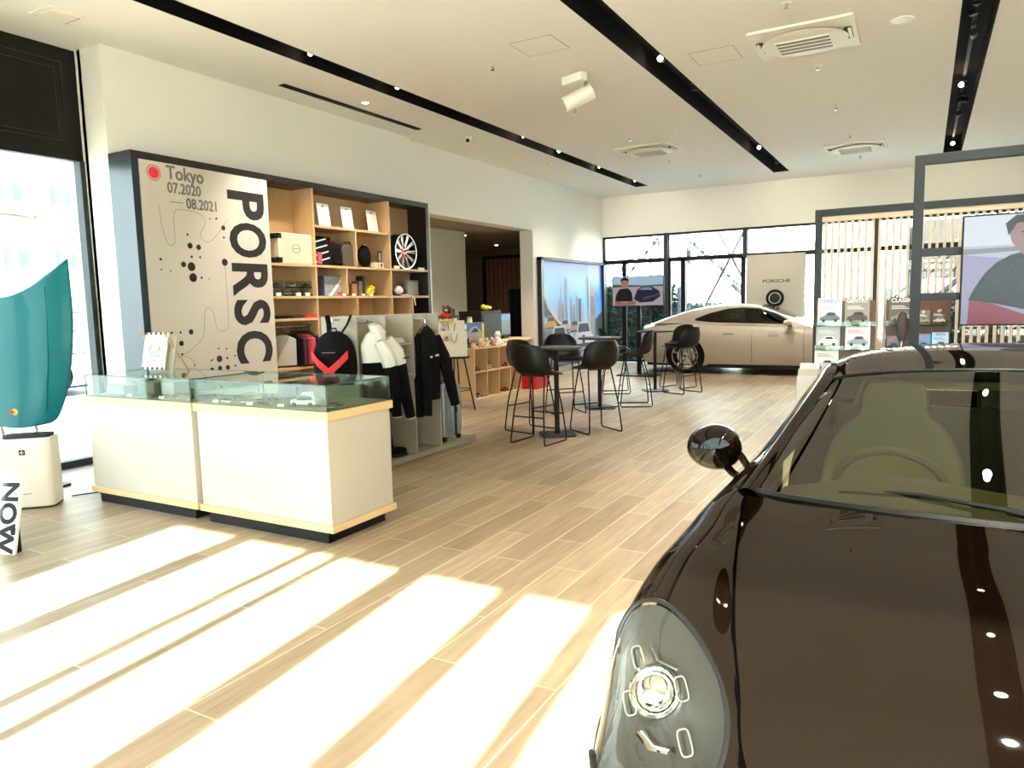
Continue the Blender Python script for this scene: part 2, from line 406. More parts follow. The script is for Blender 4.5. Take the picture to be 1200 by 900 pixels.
leaves('f', 2.0, 18.9, .6, 2.4, .4, .6, 5000, M_leaf, .09).build('foliage', parent=hd)
MB().cyl((2, 18.9, -.03), (2, 18.9, .8), .03, M_dwood).build('stem', parent=hd)
hd = thing('shrub', (0, 0, 0), 'pale leafy shrub outside behind the tail of the white car', 'shrub')
leaves('f', -5.0, 19.2, .7, .55, .4, .7, 1300, M_leaf2, .08).build('foliage', parent=hd)
MB().cyl((-5.0, 19.2, -.03), (-5.0, 19.2, .8), .03, M_dwood).build('stem', parent=hd)

# ================================================================ CEILING EQUIPMENT
M_acw = mat('ac_plastic', '#e6e0d2', .5); M_acg = mat('ac_grille', '#8d8270', .7)
def cassette(cx, cy, lab):
    t = thing('air_conditioner', (cx, cy, ZC), lab, 'air conditioner')
    MB().rbox(-.475, .475, -.45, .45, -.025, 0, .03, M_acw).build('panel', parent=t, bev=.005)
    MB().lathe([(.30, -.022), (.36, -.03), (.40, -.05), (.36, -.062), (.27, -.066)], M_acw, n=48).build('air_ring', parent=t)
    g = MB().box(-.24, .24, -.2, .2, -.075, -.06, M_acg)
    for k in range(5): g.box(-.25, .25, -.21+k*.1, -.19+k*.1, -.08, -.07, M_acw)
    g.build('grille', parent=t)
    for s in (-1, 1):
        MB().rbox(s*.40-.035, s*.40+.035, -.17, .17, -.034, -.024, .03, M_dgrey).build('outlet', parent=t)
        MB().rbox(s*.415-.014, s*.415+.014, -.15, .15, -.046, -.03, .012, M_acw).build('flap', parent=t)
    return t
cassette(-1.12, 7.98, 'big square ceiling air conditioner nearest the camera')
cassette(-1.12, 14.1, 'ceiling air conditioner farthest away, left of the grey frame')
cassette(-4.13, 12.17, 'ceiling air conditioner between the left and middle light slots')
t = thing('ceiling_vent', (-6.53, 3.78, ZC), 'small square ceiling vent above the dark left header panel', 'vent')
MB().rbox(-.16, .16, -.16, .16, -.012, 0, .02, M_acw).build('frame', parent=t)
MB().box(-.11, .11, -.11, .11, -.02, -.012, M_acw).box(-.125, -.113, -.11, .11, -.014, -.011, M_blk).box(-.11, .11, .113, .125, -.014, -.011, M_blk).build('core', parent=t)
for (cx, cy, w, d, lab) in ((-3.42, 6.73, .46, .44, 'flush square ceiling hatch near the white projector spotlight'), (-2.0, 8.02, .46, .46, 'flush square ceiling hatch beside the nearest air conditioner')):
    q = MB(); m = mat('hatch_line', '#a59c88', .8)
    q.box(cx-w/2, cx+w/2, cy-d/2, cy-d/2+.006, ZC-.003, ZC, m).box(cx-w/2, cx+w/2, cy+d/2-.006, cy+d/2, ZC-.003, ZC, m).box(cx-w/2, cx-w/2+.006, cy-d/2, cy+d/2, ZC-.003, ZC, m).box(cx+w/2-.006, cx+w/2, cy-d/2, cy+d/2, ZC-.003, ZC, m)
    q.box(cx-w/2+.006, cx+w/2-.006, cy-d/2+.006, cy+d/2-.006, ZC-.002, ZC, M_ceil)
    tag(q.build('ceiling_hatch'), lab, 'hatch')
sp0 = None
spl = ['at the top edge of the photo above the nearest air conditioner', 'just behind the nearest air conditioner', 'midway between the two right air conditioners', 'just left of the farthest air conditioner', 'just behind the farthest air conditioner',
       'between the short slot and the projector spotlight', 'just behind the white projector spotlight', 'in front of the left air conditioner', 'just behind the left air conditioner', 'near the far wall between left and middle slots']
for i, (x, y) in enumerate(((-1.13, 6.98), (-1.12, 9.0), (-1.13, 11.03), (-1.12, 13.03), (-1.11, 15.0), (-4.12, 6.99), (-4.10, 9.07), (-4.12, 11.17), (-4.13, 13.25), (-4.08, 15.13))):
    if sp0 is None:
        sp0 = thing('sprinkler', (x, y, ZC), '', 'sprinkler'); t = sp0
        MB().lathe([(.04, 0), (.04, -.006), (.02, -.01)], M_acw, n=16).build('rosette', parent=t)
        q = MB().cyl((0, 0, -.01), (0, 0, -.045), .008, M_steel, n=8)
        for a in range(6): q.box(-.022, .022, -.002, .002, -.048, -.045, M_steel, TR((0, 0, 0), rz=a*PI/6))
        q.tube([(-.016, 0, -.01), (-.02, 0, -.03), (-.004, 0, -.045)], .003, M_steel, 6).tube([(.016, 0, -.01), (.02, 0, -.03), (.004, 0, -.045)], .003, M_steel, 6)
        q.build('nozzle', parent=t)
    else: t = copy_tree(sp0); t.location = (x, y, ZC)
    tag(t, 'small ceiling sprinkler '+spl[i], 'sprinkler', 'ceiling sprinklers')
t = thing('ceiling_speaker', (-.27, 7.99, ZC), 'round flat white ceiling disc right of the nearest air conditioner', 'ceiling speaker')
MB().lathe([(.10, 0), (.095, -.01), (.02, -.014)], M_acw, n=32).build('cover', parent=t)
t = thing('smoke_detector', (-6.05, 12.21, ZC), 'small white smoke detector left of the long left light slot', 'smoke detector')
MB().lathe([(.06, 0), (.06, -.02), (.04, -.045), (.01, -.05)], M_acw, n=24).build('body', parent=t)
t = thing('security_camera', (-6.1, 9.6, ZC), 'small white security camera on the ceiling with a dark lens', 'camera')
MB().lathe([(.05, 0), (.05, -.02), (.03, -.03)], M_acw, n=20).build('mount', parent=t)
MB().rbox(-.045, .045, -.06, .03, -.1, -.025, .015, M_acw).build('body', parent=t); MB().cyl((.01, -.06, -.07), (.01, -.075, -.075), .028, M_blk).build('lens', parent=t)
t = thing('downlight', (-6.16, 7.3, ZC), 'lit oval ceiling downlight between the short slot and the long slot', 'downlight')
MB().lathe([(.05, 0), (.06, -.004), (.05, -.006)], M_acw, n=24).build('trim_ring', parent=t)
MB().lathe([(.045, -.003), (.04, -.006)], mat('soft_lamp', '#fff4e0', .5, emit='#ffe6c0', es=6), n=24).build('lens', parent=t)
# white projector spotlight
t = thing('projector_spotlight', (-3.47, 7.75, ZC), 'large white cylindrical projector spotlight hanging from the ceiling', 'spotlight')
M_pw = mat('white_lamp_body', '#efe9da', .35)
MB().rbox(-.16, .16, -.05, .05, -.11, -.02, .02, M_pw, TR((-.02, -.04, 0), rz=-.35)).build('driver_box', parent=t, bev=.004)
MB().box(-.025, .025, -.04, .04, -.02, 0, M_pw).build('mount', parent=t)
MB().cyl((.1, 0, -.1), (.1, -.02, -.2), .018, M_steel).build('joint', parent=t)
MB().cyl((.16, .05, -.20), (-.12, -.09, -.34), .085, M_pw, n=32).build('lamp_body', parent=t, bev=.006)
MB().cyl((-.121, -.0905, -.3405), (-.125, -.0925, -.3425), .07, mat('lens_grey', '#d8d4c8', .1), n=32).build('lens', parent=t)
# track spotlights inside the slots
M_spb = mat('spot_black', '#1c1814', .45); M_offl = mat('spot_off_lens', '#4a443a', .2)
def track_spot(x, y, lit, lab, ax, az, proto={}):
    key = lit
    if key not in proto:
        t = thing('track_spotlight', (0, 0, 0), '', 'spotlight'); proto[key] = t
        MB().box(-.02, .02, -.05, .05, -.03, 0, M_spb).build('adapter', parent=t)
        MB().cyl((0, 0, -.03), (0, 0, -.06), .01, M_steel).build('stem', parent=t)
        MB().cyl((0, .045, -.075), (0, -.075, -.095), .036, M_spb, n=20).build('housing', parent=t)
        MB().cyl((0, -.0751, -.095), (0, -.077, -.0953), .031, M_lam if lit else M_offl, n=20).build('lens', parent=t)
    else: t = copy_tree(proto[key])
    t.location = (x, y, ZC+.19); t.rotation_euler = (ax, 0, az)
    tag(t, lab, 'spotlight', 'spotlights in the ceiling slots')
ords = ['nearest', 'second nearest', 'third nearest', 'fourth nearest', 'fifth nearest', 'sixth nearest', 'seventh nearest', 'eighth nearest', 'ninth nearest', 'tenth nearest', 'eleventh nearest']
for nm, xx, L in (('left', -5.6, ((4.99, 0), (5.84, 1), (7.25, 1), (7.91, 0), (9.0, 0), (10.5, 1), (11.74, 1), (12.32, 0), (13.6, 1), (14.2, 0), (15.6, 1))),
                  ('middle', -2.62, ((8.12, 1), (9.43, 0), (13.6, 1), (15.3, 0))),
                  ('right', .345, ((8.46, 0), (9.16, 0), (11.3, 1), (12.1, 0), (13.0, 0), (15.45, 1)))):
    for k, (y, lit) in enumerate(L):
        track_spot(xx, y, lit, '%s black spotlight, the %s of those visible in the %s ceiling slot' % ('lit' if lit else 'unlit', ords[k], nm), random.uniform(-.1, .35) if lit else random.uniform(-.3, -.1), random.uniform(-.5, .5) if lit else random.uniform(1.5, 4))
for k, y in enumerate((-.9, .2, 1.3, 2.6, 3.6, 4.7, 6.0)):
    track_spot(.345, y, 1, 'lit black spotlight in the right slot overhead, seen mirrored in the black car, %s' % ords[k], .9, 0)
for k, y in enumerate((1.6, 5.2)):
    track_spot(3.29, y, 1, 'lit black spotlight in the outermost right slot, %s' % ords[k], .8, 0)
# pendant inside lobby and downlights
t = thing('pendant_lamp', (-9.6, 13.6, 2.99), 'thin linear pendant lamp hanging in the dark lobby', 'pendant lamp')
MB().cyl((0, 0, 0), (0, 0, -1.05), .006, M_steel, n=6).build('cord', parent=t); MB().box(-.012, .012, -.85, .1, -1.08, -1.05, M_steel).build('bar', parent=t)
for k, (x, y) in enumerate(((-7.75, 10.5), (-8.6, 13.2), (-9.4, 14.2), (-9.4, 15.9))):
    t = thing('downlight', (x, y, 2.99), 'round lobby downlight, %s' % ('in front of the pale wall by the opening', 'first over the dark lobby', 'above the lobby pendant', 'deepest in the lobby')[k], 'downlight')
    MB().lathe([(.06, 0), (.065, -.005), (.05, -.006)], M_acw, n=20).build('trim_ring', parent=t)
    MB().lathe([(.048, -.004), (.045, -.007)], M_lam, n=20).build('lens', parent=t)
# ================================================================ DISPLAY COUNTERS
M_cnt = mat('counter_laminate', '#c3b9a8', .4); M_edge = mat('edge_oak', '#e0bd8a', .45, noise=.06, nscale=3)
def display_counter(x0, x1, lab):
    t = thing('display_counter', ((x0+x1)/2, 3.62, 0), lab, 'display counter'); w = (x1-x0)/2; d = .32
    MB().box(-w+.02, w-.02, -d+.015, d-.015, .13, .805, M_cnt).build('body', parent=t, bev=.003)
    MB().box(-w, w, -d, d, .805, .86, M_edge).build('top_frame', parent=t, bev=.002)
    MB().box(-w, w, -d, d, .085, .13, M_edge).build('bottom_frame', parent=t, bev=.002)
    MB().box(-w+.05, w-.08, -d+.04, d-.04, 0, .085, M_blk).build('plinth', parent=t)
    g = MB(); e = MB(); zt = 1.02; q = .008; W = w-.015; D = d-.015
    for a in ((-W, W, -D, -D+q, .86, zt), (-W, W, D-q, D, .86, zt), (-W, -W+q, -D+q, D-q, .86, zt), (W-q, W, -D+q, D-q, .86, zt), (-W, W, -D, D, zt, zt+q)): g.box(*a, M_cglass)
    for sx in (-1, 1):
        for sy in (-1, 1): e.box(sx*W-.003, sx*W+.003, sy*D-.003, sy*D+.003, .86, zt, M_gedge)
    for sy in (-1, 1): e.box(-W, W, sy*D-.002, sy*D+.002, zt+.001, zt+q+.001, M_gedge)
    for sx in (-1, 1): e.box(sx*W-.002, sx*W+.002, -D, D, zt+.001, zt+q+.001, M_gedge)
    g.build('glass_case', parent=t); e.build('glass_edge', parent=t)
    MB().box(-W+q, W-q, -D+q, D-q, .861, .866, mat('case_floor', '#8a8378', .8)).build('tray', parent=t)
    return t
display_counter(-5.80, -4.50, 'left cream display counter with glass top, below the easel sign')
display_counter(-4.475, -3.20, 'right cream display counter with glass top, in front of the backpack')
Zt = .867
# things in the glass cases
def small(b, name, lab, cat, grp=None, **k): return tag(b.build(name, **k), lab, cat, grp)
small(MB().box(-5.68, -5.46, 3.42, 3.56, Zt, Zt+.07, mat('silver_card', '#b5b2aa', .6)), 'gift_box', 'silver grey gift box in the left end of the glass case', 'box', bev=.003)
small(MB().box(-5.44, -5.22, 3.52, 3.68, Zt, Zt+.09, mat('taupe_box', '#8d8072', .6)), 'gift_box', 'dark taupe gift box beside the silver box in the case', 'box', bev=.003)
small(MB().box(-5.2, -5.04, 3.56, 3.70, Zt, Zt+.095, mat('taupe_box2', '#9a8a74', .6)), 'gift_box', 'brown gift box right of the dark taupe box in the case', 'box', bev=.003)
M_lth = mat('brown_leather', '#5b3a30', .5)
for k, (x, y, c, nm) in enumerate(((-5.0, 3.42, M_lth, 'brown'), (-4.86, 3.5, M_blk, 'black'), (-4.72, 3.42, mat('tan_leather', '#8b6b52', .5), 'tan'), (-4.60, 3.52, M_dgrey, 'dark grey'))):
    t = thing('wallet', (x, y, Zt), nm+' leather wallet lying in the left glass case', 'wallet', rz=.2*k)
    MB().rbox(-.055, .055, -.045, .045, 0, .014, .008, c).build('body', parent=t); MB().rbox(-.05, .05, -.04, .04, .0145, .022, .008, c).build('flap', parent=t)
def key_strap(x, y, m, lab, rz):
    t = thing('key_strap', (x, y, Zt), lab, 'key ring', rz=rz)
    MB().tube([(0.06*math.cos(a*PI/8), .03*math.sin(a*PI/8), .01) for a in range(16)], .008, m, 6, closed=True).build('strap', parent=t)
    MB().tube([(.075+.015*math.cos(a*PI/5), .015*math.sin(a*PI/5), .008) for a in range(10)], .003, M_steel, 5, closed=True).build('ring', parent=t)
key_strap(-4.40, 3.46, mat('blue_strap', '#28405c', .5), 'dark blue strap key ring in the right case near the joint', .3)
key_strap(-4.24, 3.50, mat('teal_strap', '#5b8490', .5), 'pale blue strap key ring in the right glass case', -.4)
key_strap(-4.12, 3.60, M_steel, 'silver strap key ring in the right glass case', .9)
tg = thing('sunglasses', (-3.92, 3.52, Zt), 'folded dark sunglasses in the middle of the right glass case', 'sunglasses')
MB().tube([(-.065+.03*math.cos(a*PI/8), .0, .03+.022*math.sin(a*PI/8)) for a in range(16)], .004, M_blk, 5, closed=True).tube([(.005+.03*math.cos(a*PI/8), .0, .03+.022*math.sin(a*PI/8)) for a in range(16)], .004, M_blk, 5, closed=True).build('frame', parent=tg)
MB().ball((-.065, 0, .03), .028, .003, .02, M_blk).ball((.005, 0, .03), .028, .003, .02, M_blk).build('lens', parent=tg)
MB().tube([(-.09, 0, .035), (.03, .03, .02)], .004, M_blk, 5).build('temple', parent=tg)
for k, (x, y, c, nm) in enumerate(((-4.02, 3.40, M_steel, 'silver'), (-3.86, 3.40, M_blk, 'black'), (-3.72, 3.43, M_lth, 'brown'), (-4.22, 3.38, M_paper, 'white'))):
    t = thing('pen', (x, y, Zt+.008), nm+' pen lying along the front of the right glass case', 'pen', rz=.1-k*.08)
    MB().cyl((-.065, 0, 0), (.05, 0, 0), .006, c, n=10).build('barrel', parent=t); MB().cyl((.05, 0, 0), (.07, 0, 0), .005, M_steel, r2=.001, n=10).build('tip', parent=t)
t = thing('model_car', (-3.52, 3.44, Zt), 'white toy model car at the right front of the glass case', 'model car', rz=.2)
M_mw = mat('toy_white', '#f0ede6', .3)
MB().rbox(-.1, .1, -.042, .042, .014, .045, .02, M_mw).build('body', parent=t, bev=.006); MB().ball((-.01, 0, .045), .055, .034, .027, M_blk).build('cabin', parent=t)
for sx in (-1, 1):
    for sy in (-1, 1): MB().cyl((sx*.062, sy*.036, .016), (sx*.062, sy*.046, .016), .016, M_rub, n=14).build('wheel', parent=t)
t = thing('mug', (-3.62, 3.56, Zt), 'glossy white mug behind the toy car in the glass case', 'mug')
MB().lathe([(.034, 0), (.038, .03), (.038, .075), (.034, .075), (.032, .01)], M_mw, n=24).build('cup', parent=t); MB().tube([(.036+.022*math.sin(a*PI/6), 0, .038+.024*math.cos(a*PI/6)) for a in range(7)], .004, M_mw, 6).build('handle', parent=t)
for k, (x, y, c, nm) in enumerate(((-3.40, 3.46, '#7d3440', 'dark red'), (-3.33, 3.55, '#40413f', 'charcoal'), (-3.28, 3.42, '#8db09a', 'pale green'), (-3.45, 3.62, '#b03a34', 'bright red'))):
    t = thing('badge', (x, y, Zt), nm+' round enamel badge at the right end of the glass case', 'badge')
    MB().lathe([(.028, 0), (.03, .006), (.024, .01)], mat('enamel%d' % k, c, .3), n=20).build('face', parent=t); MB().lathe([(.031, 0), (.033, .004), (.03, .005)], M_steel, n=20).build('rim', parent=t)
for k, (x, y) in enumerate(((-5.3, 3.36), (-4.9, 3.35), (-4.3, 3.35), (-3.95, 3.345), (-3.66, 3.35))):
    t = thing('price_card', (x, y, Zt), 'tiny white price card at the front of the case, %s' % ('below the taupe box', 'before the wallets', 'near the case joint', 'below the pens', 'beside the toy car')[k], 'price card')
    MB().box(-.03, .03, -.001, .001, 0, .022, M_paper, TR(rx=-.4)).build('card', parent=t); MB().box(-.02, .02, 0, .014, 0, .004, M_cglass).build('foot', parent=t)
# stand behind case: black camera-like crossbody bag
t = thing('shoulder_bag', (-3.98, 3.72, Zt), 'dark grey shoulder bag hanging from a black bracket in the glass case', 'bag')
MB().ball((0, 0, .07), .10, .03, .07, mat('bag_grey', '#4d4f4a', .6), e=.7).build('body', parent=t); MB().box(-.12, .16, -.012, .012, .138, .15, M_blk).build('bracket', parent=t)
MB().tube([(.07, -.02, .12), (.12, -.03, .06), (.15, -.03, .01)], .004, M_steel, 6).build('chain', parent=t)
# easel sign on the left counter
t = thing('easel_sign', (-5.36, 3.62, 1.029), 'small wooden easel holding a framed poster on the left counter', 'easel sign', rz=.1)
Tm = TR((0, 0, 0), rx=-.22)
MB().box(-.125, .125, -.012, .0, .02, .32, M_paper, Tm).build('poster', parent=t)
q = MB()
gm = mat('poster_green', '#4fa070', .6); g2 = mat('poster_olive', '#9db07a', .6)
q.tube([(.055*math.cos(a*PI/8), 0, .17+.065*math.sin(a*PI/8)) for a in range(9)], .008, g2, 6, T=Tm @ TR((0, -.012, 0)), flat=.2)
q.tube([(.04*math.cos(a*PI/8), 0, .17+.048*math.sin(a*PI/8)) for a in range(9)], .005, mat('poster_peach', '#d8b89a', .6), 6, T=Tm @ TR((0, -.012, 0)), flat=.2)
q.text('LIFESTYLE', .026, gm, Tm @ WALLY((0, -.0135, .155)), .0005, .0006); q.text('COLLECTION', .022, gm, Tm @ WALLY((0, -.0135, .13)), .0005, .0006); q.text('Tokyo', .016, M_dgrey, Tm @ WALLY((0, -.0135, .27)), .0005)
q.text('now open', .013, M_dgrey, Tm @ WALLY((0, -.0135, .095)), .0005)
q.build('print', parent=t)
q = MB()
for k in range(5): q.box(-.125+k*.054, -.10+k*.054, -.014, -.012, .30, .32, M_dgrey, Tm).box(-.125+k*.054, -.10+k*.054, -.014, -.012, .02, .04, M_dgrey, Tm)
q.build('striped_edge', parent=t)
MB().tube([(.1, .03, .33), (.20, .17, 0)], .008, M_wood, 4).build('leg', parent=t); MB().tube([(-.12, .02, .33), (-.14, .17, 0)], .008, M_wood, 4).build('leg', parent=t)
MB().box(-.13, .14, .015, .03, .0, .30, M_lob, Tm @ TR((.02, .03, 0))).build('back_board', parent=t)
# ================================================================ LEFT WINDOW AREA
# teal bonnet displayed upright
M_teal = mat('teal_paint', '#0a6469', .45, spec=.12, coat=.12)
HB = thing('car_bonnet', (-6.69, 3.26, 0), 'teal car bonnet panel mounted upright by the left glazing', 'car bonnet', rz=.25)
def cr1(C, t):
    C = np.asarray(C, float); n = len(C); P = np.concatenate([2*C[:1]-C[1:2], C, 2*C[-1:]-C[-2:-1]])
    t = np.clip(t, 0, n-1-1e-9); i = np.floor(t).astype(int); u = (t-i).reshape((-1,)+(1,)*(C.ndim-1))
    a, b, c, d = P[i], P[i+1], P[i+2], P[i+3]
    return .5*((2*b)+(-a+c)*u+(2*a-5*b+4*c-d)*u*u+(-a+3*b-3*c+d)*u**3)
def net(ctrl, nu, nv):
    C = np.asarray(ctrl, float); A = cr1(C, np.linspace(0, len(C)-1, nu)); B = cr1(np.swapaxes(A, 0, 1), np.linspace(0, C.shape[1]-1, nv))
    return np.swapaxes(B, 0, 1)
rows = []
for z, hw, dz in ((.60, .30, 0), (.66, .38, .02), (.82, .47, .05), (1.1, .56, .08), (1.4, .61, .08), (1.62, .62, .04)):
    rows.append([(s*hw, -.07*(1-abs(s)**2)+(.03 if abs(s) > .9 else 0)-.008*(abs(s) > .5)*(abs(s) < .8), z-.04*(1-s*s)*(z < .9)) for s in (-1, -.75, -.4, 0, .4, .75, 1)])
rows.append([(s*.615, -.07*(1-s*s)+.03*(abs(s) > .9), 1.66+.30*abs(s)**1.8) for s in (-1, -.75, -.4, 0, .4, .75, 1)])
G = net(rows, 40, 40)
MB().grid([[tuple(p) for p in r] for r in G], M_teal).build('panel', parent=HB, solid=.008)
q = MB()
for s in (-.42, .42): q.tube([(s*.8, -.048, .72), (s*.95, -.050, 1.1), (s*1.02, -.049, 1.45), (s*1.02, -.046, 1.74)], .006, M_teal, 6)
q.build('crease', parent=HB)
t = MB().lathe([(.038, 0), (.04, .006), (.01, .01)], mat('crest_gold', '#c08a3a', .35, .6), TR((0.02, -.066, .70), rx=PI/2), 24); t.lathe([(.02, .008), (.018, .013)], M_red, TR((0.0, -.075, .70), rx=PI/2), 5); t.build('badge', parent=HB)
MB().cyl((.13, .12, .02), (.13, 0, .66), .012, M_steel).cyl((-.25, .12, .02), (-.25, 0, .66), .012, M_steel).build('stand_pole', parent=HB)
MB().rbox(-.35, .22, .03, .25, 0, .02, .03, M_dgrey).build('stand_base', parent=HB)
# air purifier
t = thing('air_purifier', (-6.13, 3.02, 0), 'white upright air purifier with black top below the teal bonnet', 'air purifier', rz=.75)
M_pur = mat('purifier_white', '#e6ded0', .35)
MB().rbox(-.19, .19, -.125, .125, .012, .55, .05, M_pur).build('body', parent=t, bev=.01)
MB().rbox(-.185, .185, -.12, .12, 0, .012, .045, M_dgrey).build('base', parent=t)
MB().rbox(-.165, .165, -.05, .10, .55, .575, .03, M_dgrey).build('top_grille', parent=t)
q = MB().rbox(-.02, .02, -.128, -.125, .43, .47, .004, M_blk, axis='y'); q.box(-.004, .004, -.13, -.128, .435, .465, M_steel).box(-.015, .015, -.13, -.128, .446, .454, M_steel); q.build('emblem', parent=t)
MB().box(-.04, .04, -.127, -.125, .12, .124, M_dgrey).build('marking', parent=t)
# cable and plug bar
q = MB().tube([(-6.1, 3.3, .01), (-6.0, 3.5, .01), (-5.95, 3.62, .02), (-6.05, 3.75, .01), (-5.9, 3.85, .01), (-5.82, 3.7, .01), (-5.95, 3.45, .01), (-5.86, 3.42, .01)], .006, M_blk, 6)
tag(q.build('power_cable'), 'black tangled power cable on the floor beside the left counter', 'cable')
t = thing('power_strip', (-5.93, 3.6, 0), 'white power strip on the floor between purifier and counter', 'power strip', rz=.6)
MB().rbox(-.12, .12, -.025, .025, 0, .03, .01, M_mw).build('body', parent=t); MB().box(-.09, -.06, -.015, .015, .03, .05, M_blk).box(-.01, .02, -.015, .015, .03, .05, M_blk).build('plug', parent=t)
# leaning NOW board at left edge
t = thing('sign_board', (-4.96, 2.30, 0), 'white board with black sideways letters NOW at the left edge', 'sign board', rz=.35)
Tb = TR((0, 0, 0), rx=-.25)
MB().box(-.42, 0, 0, .02, .0, .52, M_paper, Tb).build('panel', parent=t, bev=.002)
MB().text('NOW', .17, M_blk, Tb @ FR((-.085, -.002, .235), (0, 0, -1), (1, 0, 0)), .001, .006, 1.0).build('lettering', parent=t)
MB().box(-.04, -.01, .03, .07, 0, .16, M_blk).build('foot', parent=t)

# ================================================================ WALL SHELVING
XF = -6.52
S = thing('display_shelving', (-6.7, 6.7, 0), 'tall black framed oak display shelving along the left wall', 'shelving')
def sh(b, name, **k):
    for i, v in enumerate(b.v): b.v[i] = (v[0]+6.7, v[1]-6.7, v[2])
    return b.build(name, parent=S, **k)
M_frm = mat('frame_black', '#1b1511', .4)
M_side = mat('frame_side', '#26323a', .25)  # blue reflection put into the colour of the black frame's side
q = MB(); q.box(-6.87, XF, 4.34, 9.05, 2.96, 3.03, M_frm); q.box(-6.87, XF, 8.98, 9.05, 0, 2.96, M_frm)
sh(q, 'frame', bev=.002)
sh(MB().box(-6.87, XF, 4.34, 4.41, 0, 2.96, M_side), 'side_panel')
sh(MB().box(-6.875, -6.86, 5.9, 8.98, .1, 2.96, M_wood), 'back_panel')
sh(MB().box(-6.86, -6.6, 4.41, 5.92, .05, .1, M_wood), 'bottom_board')
for y0, z0, z1 in ((6.66, .1, 2.96), (8.11, 1.3, 2.96), (7.41, 2.05, 2.5), (7.21, 1.68, 2.02), (7.39, .1, 1.64), (8.58, .1, 1.63), (8.11, .1, 1.3), (5.90, .1, 2.96)):
    sh(MB().box(-6.86, XF+.005, y0-.013, y0+.013, z0, z1, M_wood), 'divider')
for y0, y1, z in ((5.91, 8.98, 2.03), (5.91, 8.98, 1.65), (6.67, 8.1, 2.515), (5.91, 6.65, 1.385), (5.91, 8.98, .8), (5.91, 8.98, .1)):
    sh(MB().box(-6.86, XF+.008, y0, y1, z-.018, z+.012, M_wood), 'shelf')
sh(MB().cyl((XF-.12, 5.93, 1.30), (XF-.12, 6.65, 1.30), .01, M_steel), 'clothes_rail')
# big printed panel
P = thing('poster_panel', (XF+.015, 5.18, 0), 'tall white printed panel with giant sideways black letters and dots', 'poster')
XP = .0
MB().box(-.012, 0, -.77, .77, .05, 2.955, mat('poster_paper', '#c6bcb0', .6, spec=.3)).build('panel', parent=P)
q = MB(); bl = mat('ink_black', '#17120f', .6)
for ch, zc_ in zip('PORSC', (2.66, 2.27, 1.87, 1.485, 1.10)):
    q.text(ch, .66, bl, FR((.001, .435, zc_), (0, 0, -1), (0, 1, 0)), .001, .02, {'P': .92, 'O': .72, 'R': .88, 'S': .95, 'C': .80}[ch])
q.build('lettering', parent=P)
q = MB(); gi = mat('ink_grey', '#6f675f', .6)
q.text('Tokyo', .185, gi, WALLX((.001, -.49, 2.865)), .001, .004, .88, align='LEFT')
q.text('07.2020', .145, gi, WALLX((.001, -.49, 2.72)), .001, .003, .82, align='LEFT'); q.text('08.2021', .145, gi, WALLX((.001, -.29, 2.585)), .001, .003, .82, align='LEFT')
q.box(0, .002, -.47, -.32, 2.585, 2.592, gi)
q.build('small_text', parent=P)
q = MB(); rm = mat('ink_red', '#d8262a', .6)
D = FR((.001, 0, 0), (0, 1, 0), (0, 0, 1))
q.lathe([(.055, 0), (.055, .001)], rm, D @ TR((-.625, 2.845, 0)), 24); q.tube([(-.625+.072*math.cos(a*PI/12), 2.845+.072*math.sin(a*PI/12), 0) for a in range(24)], .004, rm, 4, T=D, closed=True, flat=.3)
q.build('red_dot', parent=P)
q = MB()
dots = [(-.28, 1.96, .045), (-.27, 1.85, .045), (-.37, 1.98, .028), (-.28, 2.17, .03), (-.18, 2.16, .028), (-.3, 2.28, .012), (-.27, 2.06, .013), (-.17, 2.06, .012), (-.62, 2.02, .014), (-.62, 1.92, .008), (-.52, 1.91, .008), (-.17, 1.85, .013), (-.08, 1.84, .007),
        (.28, 2.46, .008), (.36, 2.47, .012), (.44, 2.38, .026), (.44, 2.28, .012), (.43, 2.02, .038), (-.56, 1.3, .012), (-.46, 1.3, .012), (-.34, 1.3, .027), (-.46, 1.19, .027), (-.46, 1.08, .012), (-.32, .96, .008), (-.21, .86, .008), (-.32, .86, .008), (-.21, .76, .008), (-.21, .66, .008),
        (.20, 1.0, .036), (.20, 1.11, .01), (.10, .99, .01), (.30, 1.0, .013), (.40, 1.02, .01), (.30, 1.1, .01), (.10, .89, .026), (.20, .90, .026), (.30, .90, .026), (.40, .91, .012), (.0, .79, .028), (.10, .79, .028), (.20, .79, .014), (.30, .80, .014), (.40, .81, .01), (.20, .70, .014), (.11, .70, .008), (.20, .60, .008),
        (.42, .36, .036), (-.42, .28, .045), (-.6, .5, .008), (-.5, .5, .008), (-.4, .5, .008), (-.1, 1.0, .007)]
for y, z, r in dots:
    if y > .2 and z > 1.2: y = y-.30
    elif y > -.05: y = y-.22
    q.lathe([(r, 0), (r, .001)], bl, D @ TR((y, z, 0)), 16)
q.build('dot_print', parent=P)
q = MB(); li = mat('ink_faint', '#a39a8d', .6)
def rl(pts):
    out = []
    for k in range(len(pts)): out.append(pts[k])
    C = cr1(np.array(pts), np.linspace(0, len(pts)-1, len(pts)*6)); q.tube([(a, b, 0) for a, b in C], .005, li, 4, T=D, flat=.2)
rl([(-.6, 2.55), (-.57, 2.3), (-.52, 2.17), (-.45, 2.2), (-.44, 2.45), (-.38, 2.52), (-.15, 2.5), (-.08, 2.42), (-.15, 2.28), (-.05, 2.22), (.1, 2.35), (.2, 2.47)])
rl([(.13, 2.0), (.13, 1.4), (.08, 1.3), (-.02, 1.32), (-.06, 1.5), (-.15, 1.52), (-.2, 1.25), (-.35, 1.12), (-.5, 1.05)])
rl([(-.55, 1.25), (-.6, 1.08), (-.38, 1.04), (-.33, .9), (-.36, .35)])
rl([(.0, .6), (.0, .45), (.04, .37), (.18, .36)])
